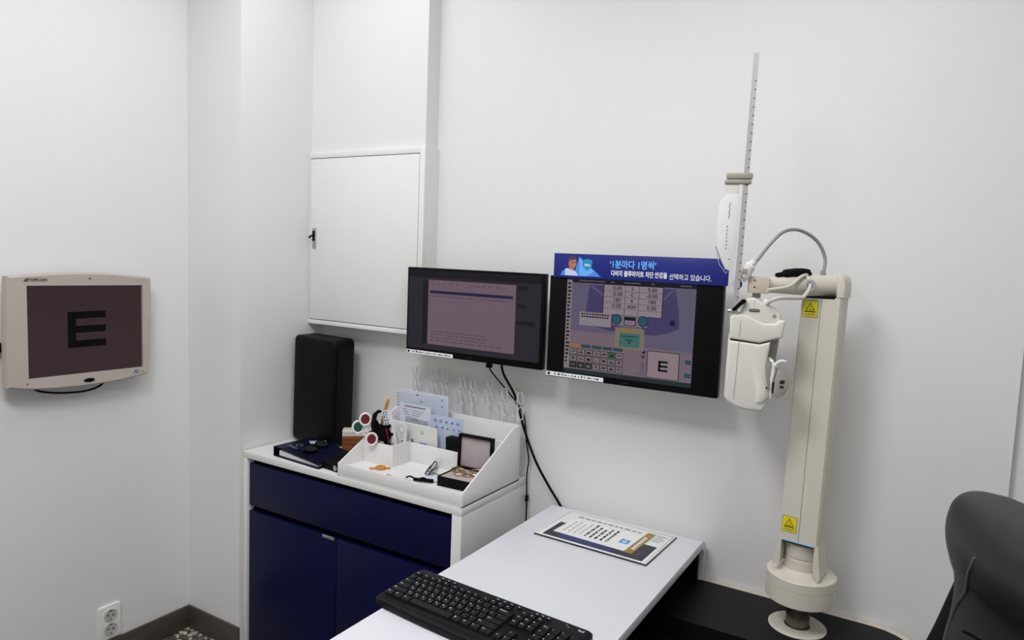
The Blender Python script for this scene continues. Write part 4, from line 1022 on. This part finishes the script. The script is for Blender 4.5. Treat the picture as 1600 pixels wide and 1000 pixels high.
def warn(cx, cz, nm):
    o_ = Vector(CMv((cx, -0.0503, Zr(cz))))+Vector((PX, PY, LZ+0.0008)); F = Frame(o_, Fc.r, (0, 0, 1)); b = MB()
    b.rect(F, -0.0165, -0.0190, 0.0165, 0.0190, INK, 0.0002); b.rect(F, -0.0157, -0.0182, 0.0157, 0.0182, YELLOW, 0.0004)
    b.poly(F, [(-0.010, -0.003), (0.010, -0.003), (0, 0.014)], INK, 0.0006); b.poly(F, [(-0.0075, -0.0017), (0.0075, -0.0017), (0, 0.0112)], YELLOW, 0.0008); b.text(F, 0, 0.0025, '!', 0.009, INK, 0.0010, bold=0.03)
    b.rect(F, -0.012, -0.0075, 0.012, -0.0050, INK, 0.0006); b.rect(F, -0.012, -0.0125, 0.012, -0.0113, INK, 0.0006); b.rect(F, -0.010, -0.0155, 0.009, -0.0146, INKG, 0.0006)
    part_label(b.build('warning_sticker', None, col, world=True), nm)
warn(-0.0215, 1.3055, 'yellow warning sticker near the top of the column'); warn(-0.0225, 0.7965, 'yellow warning sticker near the foot of the column')

# gooseneck reading lamp fixed to the arm sleeve
t = thing('gooseneck_lamp', 'grey gooseneck reading lamp arching from the stand arm', 'lamp', BK+dn*(ln-0.045)+Vector((0, 0, 0.0225)))
G0 = BK+dn*(ln-0.045)+Vector((0, 0, 0.022))
hd = Vector((-0.3565, 1.610, 1.397))
MB().tube([G0, (-0.2216, 1.7437, 1.4222), (-0.2403, 1.7308, 1.4606), (-0.2728, 1.7018, 1.4818), (-0.3015, 1.6723, 1.4771), (-0.3253, 1.6430, 1.4455), (-0.3436, 1.6165, 1.4103), hd+Vector((0.004, 0, 0.004))], 0.0038).build('gooseneck', CABLEG, t, world=True)
MB().cyl(G0+Vector((0, 0, -0.002)), G0+Vector((0, 0, 0.012)), 0.0065, 0.0055).build('socket', GREYP, t, world=True)
hb = MB(); hb.tube([hd+Vector((0.010, 0, 0.012)), hd, hd+Vector((-0.010, 0, -0.018)), hd+Vector((-0.018, 0, -0.030))], [0.008, 0.0125, 0.0135, 0.011], n=16); hb.build('lamp_head', WHITE2, t, world=True)
MB().lathe([(0, -0.011), (0.007, -0.009), (0.0105, -0.003), (0.0105, 0.003), (0.007, 0.009), (0, 0.011)], hd+Vector((-0.024, -0.002, -0.042)), None, 20).build('bulb_cover', CLEAR, t, world=True)
MB().box(*sum([[hd[i]+a, hd[i]+c] for i, (a, c) in enumerate(((-0.012, -0.002), (-0.0165, -0.0125), (-0.016, -0.006)))], []), r=0.001).build('switch', GREYP, t, world=True)

# =================================================================== phoropter
PB = Vector((-0.354, 1.640, 1.075))
RZ = math.radians(13.5)
t = thing('phoropter', 'pale beige phoropter head hanging from the stand arm', 'phoropter', PB, RZ)
def Zp(z): return z-PB.z
blk = MB(); blk.box(-0.011, 0.034, -0.024, 0.020, Zp(1.3375), Zp(1.3745), r=0.002); bo = blk.build('mount_block', mat('block_beige', 'c9bfae', 0.42), t)
Fq = Frame((0, -0.0242, 0), (1, 0, 0), (0, 0, 1))
for zz in (1.366, 1.351): MB().disc(Fq, 0.003, Zp(zz), 0.002, 0.002, INK, 0.0003).build('screw', None, bo)
MB().cyl((0.009, -0.002, Zp(1.3370)), (0.009, -0.002, Zp(1.326)), 0.009).build('hanger_post', GREYP, t)
PHB = BEIGE2
YN = -0.052                                              # the end facing the room
FN = Frame((0, YN, 0), (1, 0, 0), (0, 0, 1))
cover = [(-0.026, 1.288), (-0.0165, 1.319), (-0.0095, 1.3265), (0.005, 1.328), (0.019, 1.321), (0.056, 1.3025), (0.0615, 1.296), (0.0635, 1.272), (-0.030, 1.272)]
MB().prism([(x, Zp(z)) for x, z in cover], FN, -0.085, -0.008, None, r=0.005, seg=3).build('top_cover', PHB, t)
bp = MB().prism([(0.006+0.011*math.copysign(abs(math.cos(a))**0.4, math.cos(a)), Zp(1.3005)+0.0030*math.copysign(abs(math.sin(a))**0.6, math.sin(a))) for a in [2*math.pi*i/24 for i in range(24)]], FN, -0.010, -0.0065).build('name_badge', BLACK, t)
MB().text(FN, 0.006, Zp(1.3005), 'TOPCON', 0.0042, WHITEP, -0.0063).build('badge_text', None, bp)
MB().rect(FN, 0.0052, Zp(1.304), 0.0058, Zp(1.3275), GREYP, -0.0076).build('cover_seam', None, t)
upper = [(-0.0425, 1.2345), (0.0205, 1.2285), (0.044, 1.2365), (0.0675, 1.2440), (0.0715, 1.281), (0.060, 1.2835), (0.051, 1.2745), (0.027, 1.2735), (0.010, 1.280), (-0.004, 1.2875), (-0.021, 1.2915), (-0.040, 1.2875), (-0.0443, 1.281)]
lower = [(-0.0455, 1.2325), (-0.0462, 1.16), (-0.0466, 1.1055), (-0.0405, 1.0945), (-0.0238, 1.0835), (-0.002, 1.0775), (0.034, 1.0765), (0.0425, 1.0875), (0.0500, 1.105), (0.0475, 1.130), (0.0400, 1.158), (0.0388, 1.180), (0.0415, 1.208), (0.0445, 1.2345), (0.0205, 1.2270)]
def half(frame, d):
    u_ = MB().prism([(x, Zp(z)) for x, z in upper], frame, -d, 0, None, r=0.006, seg=4).build('upper_housing', PHB, t)
    MB().prism([(-0.041, Zp(1.229)), (0.0205, Zp(1.2235)), (0.042, Zp(1.231)), (0.042, Zp(1.238)), (0.0205, Zp(1.2305)), (-0.041, Zp(1.237))], frame, -d+0.004, -0.0035).build('housing_gap', GAP, u_)
    MB().prism([(x, Zp(z)) for x, z in lower], frame, -d, 0, None, r=0.0065, seg=4).build('lens_housing', PHB, t)
half(FN, 0.092); half(Frame((0, 0.046, 0), (1, 0, 0), (0, 0, 1)), 0.092)
MB().tube([(-0.0225, YN-0.0002, Zp(1.231)), (-0.0235, YN-0.0002, Zp(1.16)), (-0.0255, YN-0.0002, Zp(1.108)), (-0.020, YN+0.001, Zp(1.096)), (-0.006, YN+0.004, Zp(1.0855)), (0.03, YN+0.004, Zp(1.084))], 0.0006, n=6).build('case_seam', GREYP, t)
MB().tube([(-0.022, YN-0.0002, Zp(1.240)), (-0.0215, YN-0.0002, Zp(1.265)), (-0.0205, YN+0.001, Zp(1.284))], 0.0006, n=6).build('case_seam', GREYP, t)
MB().loft([(Zp(1.098), 0.030, YN+0.020, 0.014, 0.024, 2.4), (Zp(1.112), 0.034, YN+0.018, 0.0175, 0.026, 2.4), (Zp(1.135), 0.030, YN+0.016, 0.017, 0.022, 2.4), (Zp(1.160), 0.021, YN+0.013, 0.014, 0.016, 2.4), (Zp(1.195), 0.012, YN+0.008, 0.009, 0.008, 2.4)], None, 28).build('eyepiece_flare', PHB, t)
MB().cyl((0.042, YN+0.004, Zp(1.1325)), (0.042, YN-0.004, Zp(1.1325)), 0.002).build('flare_screw', INK, t)
# patient side: bracket, rest arm, cheek rest
MB().prism([(0.042, Zp(1.240)), (0.063, Zp(1.243)), (0.059, Zp(1.188)), (0.053, Zp(1.172)), (0.0435, Zp(1.186)), (0.040, Zp(1.205))], Frame((0, YN+0.03, 0), (1, 0, 0), (0, 0, 1)), -0.03, 0, None, r=0.003).build('rest_bracket', BEIGED, t)
MB().tube([(0.044, YN+0.02, Zp(1.194)), (0.050, YN+0.010, Zp(1.188)), (0.054, YN+0.008, Zp(1.172)), (0.0505, YN+0.008, Zp(1.140)), (0.0505, YN+0.008, Zp(1.108))], 0.0045, n=8).build('rest_arm', WHITE2, t)
MB().tube([(0.056, YN, Zp(1.182)), (0.059, YN, Zp(1.188)), (0.068, YN, Zp(1.1935)), (0.078, YN+0.002, Zp(1.1925))], 0.0032, n=8).build('rest_lever', WHITE2, t)
MB().tube([(0.047, YN+0.004, Zp(1.19)), (0.044, YN+0.004, Zp(1.165)), (0.048, YN+0.004, Zp(1.128))], 0.0022, n=8).build('rest_spring', GREYP, t)
cr_ = MB().prism([(0.0555, Zp(1.1215)), (0.0645, Zp(1.1115)), (0.078, Zp(1.1195)), (0.0865, Zp(1.138)), (0.0865, Zp(1.154)), (0.076, Zp(1.164)), (0.070, Zp(1.176)), (0.0625, Zp(1.174)), (0.0575, Zp(1.150))], Frame((0, YN-0.006, 0), (1, 0, 0), (0, 0, 1)), -0.035, 0, None, r=0.003).build('cheek_rest', BEIGED, t)
Fq = Frame((0, YN-0.0062, 0), (1, 0, 0), (0, 0, 1))
MB().poly(Fq, [(0.067, Zp(1.147)), (0.0705, Zp(1.153)), (0.0785, Zp(1.1525)), (0.077, Zp(1.1445)), (0.0705, Zp(1.1435))], INK, 0.0004).build('slot', None, cr_)
MB().poly(Fq, [(0.068, Zp(1.1395)), (0.0775, Zp(1.1405)), (0.0755, Zp(1.1345)), (0.069, Zp(1.134))], INK, 0.0004).build('slot', None, cr_)
MB().box(0.0535, 0.0565, YN-0.006, YN+0.004, Zp(1.122), Zp(1.146), r=0.001).build('rest_pad', BLACK, t)
# clamp for the rod
MB().prism([(-0.0425, Zp(1.3005)), (-0.0365, Zp(1.2965)), (-0.0115, Zp(1.320)), (-0.0155, Zp(1.3245)), (-0.0215, Zp(1.3235))], FN, -0.008, 0.006, None, r=0.002).build('clamp_lever', BLACK, t)
MB().cyl((-0.050, YN+0.002, Zp(1.2965)), (-0.038, YN+0.002, Zp(1.2965)), 0.0042).build('clamp_screw', CHROME, t)
MB().cyl((-0.034, YN+0.012, Zp(1.284)), (-0.034, YN+0.012, Zp(1.2955)), 0.012, 0.008).build('rod_socket', PHB, t)
MB().cyl((0.026, YN+0.03, Zp(1.310)), (0.030, YN+0.02, Zp(1.322)), 0.0065).build('cable_gland', WHITE2, t)
MB().cyl((0.048, YN+0.009, Zp(1.2905)), (0.048, YN+0.0065, Zp(1.2905)), 0.0036).build('side_screw', GREYP, t)

# near-point rod with rotating card
t2 = thing('near_point_rod', 'upright metal rod with a white near card holder on the phoropter', 'rod', (-0.379, 1.597, 1.30))
r0 = Vector((-0.3765, 1.585, 1.2965)); r1 = Vector((-0.3770, 1.6250, 1.863))
dr_ = (r1-r0).normalized(); sx_ = Vector((0.96, 0.28, 0)).normalized(); sy_ = dr_.cross(sx_)
b = MB(); vs = []
for p_ in (r0, r1):
    for a, c in ((-1, -1), (1, -1), (1, 1), (-1, 1)): vs.append(p_+sx_*a*0.0055+sy_*c*0.0035)
b.add(vs, [(3, 2, 1, 0), (4, 5, 6, 7), (0, 1, 5, 4), (1, 2, 6, 5), (2, 3, 7, 6), (3, 0, 4, 7)])
rod = b.build('rod', ROD, t2, world=True)
b = MB()
Fr = Frame(r0, sx_, dr_)
side = 1 if Fr.n.dot(Vector((0, -1, 0))) > 0 else -1
for k in range(26): b.rect(Fr, 0.0015, 0.03+0.019*k, 0.0045, 0.0325+0.019*k, INK, 0.0038*side)
b.build('scale_marks', None, rod, world=True)
def rp(z): return r0+dr_*((z-r0.z)/dr_.z)
c_ = rp(1.5885)
Mh = Matrix.Translation(c_) @ Matrix.Rotation(math.radians(14), 4, 'Z')
b = MB(); b.box(-0.042, 0.014, -0.009, 0.009, -0.001, 0.012, r=0.003, M=Mh); b.box(-0.045, 0.012, -0.009, 0.009, -0.012, -0.0025, r=0.003, M=Mh); b.build('card_clamp', BEIGED, t2, world=True)
MB().prism([(-0.044, -0.012), (-0.014, -0.012), (-0.014, -0.030), (-0.018, -0.046), (-0.026, -0.038), (-0.036, -0.040), (-0.040, -0.026)], Frame(Mh @ Vector((0, -0.005, 0)), Mh.to_3x3() @ Vector((1, 0, 0)), (0, 0, 1)), -0.01, 0, None, r=0.002).build('card_hanger', PHB, t2, world=True)
Fk = Frame(Mh @ Vector((-0.0165, -0.008, 0)), Mh.to_3x3() @ Vector((0.98, 0.2, 0)), (0, 0, 1))
disc = [(-0.022, -0.034), (-0.035, -0.050), (-0.039, -0.090), (-0.036, -0.156), (-0.024, -0.184), (-0.016, -0.200), (-0.002, -0.204), (0.006, -0.150), (0.007, -0.080), (0.004, -0.034)]
ck = MB().prism(disc, Fk, -0.003, 0.0, None, r=0.001).build('near_card', WHITE2, t2, world=True)
MB().prism([(-0.0395, -0.150), (-0.0360, -0.156), (-0.0240, -0.186), (-0.010, -0.204), (-0.013, -0.210), (-0.029, -0.190)], Fk, -0.005, 0.002).build('card_rim', CLEAR, ck, world=True)
b = MB(); b.tube([Fk.p(-0.0145+0.0014*math.sin(k*1.7), -0.052-0.0033*k, 0.0005) for k in range(12)], 0.00045, INK, n=5)
for k in range(7): b.rect(Fk, -0.018, -0.108-0.008*k, -0.016, -0.104-0.008*k, INKG, 0.0004)
b.disc(Fk, -0.008, -0.178, 0.0014, 0.0014, INK, 0.0004); b.build('card_print', None, ck, world=True)

# =================================================================== patient chair, at the right edge
t = thing('patient_chair', 'black leather patient chair at the right edge of the room', 'chair', (0.32, 1.22, 0.0))
wv = Vector((0.50, -0.866, 0)).normalized(); nv = Vector((-0.866, -0.50, 0)).normalized()   # width runs towards the camera's right, face towards the camera
def chair_loft(levels, n_=64):
    fine = []
    for k in range(len(levels)-1):
        p0, p1, p2, p3 = levels[max(k-1, 0)], levels[k], levels[k+1], levels[min(k+2, len(levels)-1)]
        for j in range(5):
            u = j/5; fine.append(tuple(0.5*((2*b_)+(c_-a_)*u+(2*a_-5*b_+4*c_-d_)*u*u+(3*b_-a_-3*c_+d_)*u**3) for a_, b_, c_, d_ in zip(p0, p1, p2, p3)))
    levels = fine+[levels[-1]]
    b = MB(); vs = []
    for z, lx, hw, th_, e in levels:
        ext = math.sqrt((hw*wv.x)**2+(th_*nv.x)**2)
        c = Vector((lx+ext, 1.35-(hw*0.62), z))
        for i in range(n_):
            a = 2*math.pi*i/n_; cc, q = math.cos(a), math.sin(a)
            vs.append(c+wv*(hw*math.copysign(abs(cc)**(2/e), cc))+nv*(th_*math.copysign(abs(q)**(2/e), q)))
    fs = []
    L_ = len(levels)
    for k in range(L_-1):
        for i in range(n_): fs.append((k*n_+i, k*n_+(i+1) % n_, (k+1)*n_+(i+1) % n_, (k+1)*n_+i))
    fs += [list(reversed(range(n_))), [(L_-1)*n_+i for i in range(n_)]]
    return b.add(vs, fs, None, True)
lv = [(0.50, 0.062, 0.185, 0.050, 2.6), (0.60, 0.060, 0.195, 0.055, 2.6), (0.70, 0.060, 0.20, 0.058, 2.6), (0.788, 0.066, 0.205, 0.055, 2.5), (0.85, 0.072, 0.20, 0.050, 2.5), (0.895, 0.070, 0.20, 0.052, 2.5), (0.92, 0.062, 0.205, 0.060, 2.4), (0.95, 0.053, 0.21, 0.066, 2.3), (0.975, 0.050, 0.212, 0.068, 2.3), (1.00, 0.052, 0.208, 0.064, 2.3), (1.02, 0.058, 0.195, 0.054, 2.3), (1.034, 0.070, 0.165, 0.040, 2.2), (1.041, 0.090, 0.12, 0.022, 2.1), (1.043, 0.12, 0.06, 0.010, 2)]
chair_loft(lv).build('backrest', LEATHERG, t, world=True)
sh = [(0.50, 0.000, 0.17, 0.03, 2.6), (0.60, 0.004, 0.18, 0.032, 2.6), (0.70, 0.016, 0.185, 0.032, 2.6), (0.78, 0.038, 0.185, 0.030, 2.6), (0.85, 0.056, 0.18, 0.026, 2.6), (0.90, 0.070, 0.17, 0.018, 2.6), (0.912, 0.09, 0.15, 0.010, 2.6)]
b = chair_loft(sh); b.v = [(x-nv.x*0.055+0.0-0.034, y-nv.y*0.055+0.02, z) for x, y, z in b.v]
b.build('back_shell', BLACKM, t, world=True)
def on_face(z, sd):
    """a point on the front of the backrest, sd from its far edge"""
    for k in range(len(lv)-1):
        if lv[k][0] <= z <= lv[k+1][0]:
            f_ = (z-lv[k][0])/(lv[k+1][0]-lv[k][0]); lx, hw, th_, e = [lv[k][j]+(lv[k+1][j]-lv[k][j])*f_ for j in (1, 2, 3, 4)]
    ext = math.sqrt((hw*wv.x)**2+(th_*nv.x)**2); c = Vector((lx+ext, 1.35-hw*0.62, z)); cc = -(1-sd/hw)
    q = (1-abs(cc)**e)**(1/e)
    return c+wv*hw*cc+nv*th_*q
MB().tube([on_face(z, sd) for z, sd in ((0.975, 0.150), (0.95, 0.132), (0.92, 0.104), (0.89, 0.076), (0.86, 0.050), (0.83, 0.035), (0.80, 0.028), (0.77, 0.026), (0.74, 0.026))], 0.0026, n=8).build('piping', LIGHTLINE, t, world=True)  # thin tube following the backrest crease, coloured lighter as its painted highlight
MB().tube([on_face(0.842-0.00009*(k-6)**2*4, 0.085+0.014*k) for k in range(16)], 0.0022, n=8).build('stitched_seam', GAP, t, world=True)
# seat and pedestal, below the picture
MB().box(0.10, 0.56, 0.86, 1.30, 0.40, 0.49, r=0.03, seg=4).build('seat', LEATHERG, t, world=True)
MB().cyl((0.33, 1.08, 0.04), (0.33, 1.08, 0.41), 0.04).build('pedestal', STEEL, t, world=True)
MB().lathe([(0.22, 0.0), (0.22, 0.02), (0.20, 0.035), (0.05, 0.045), (0.0, 0.045)], (0.33, 1.08, 0.0), None, 48).build('base_plate', BLACK, t, world=True)
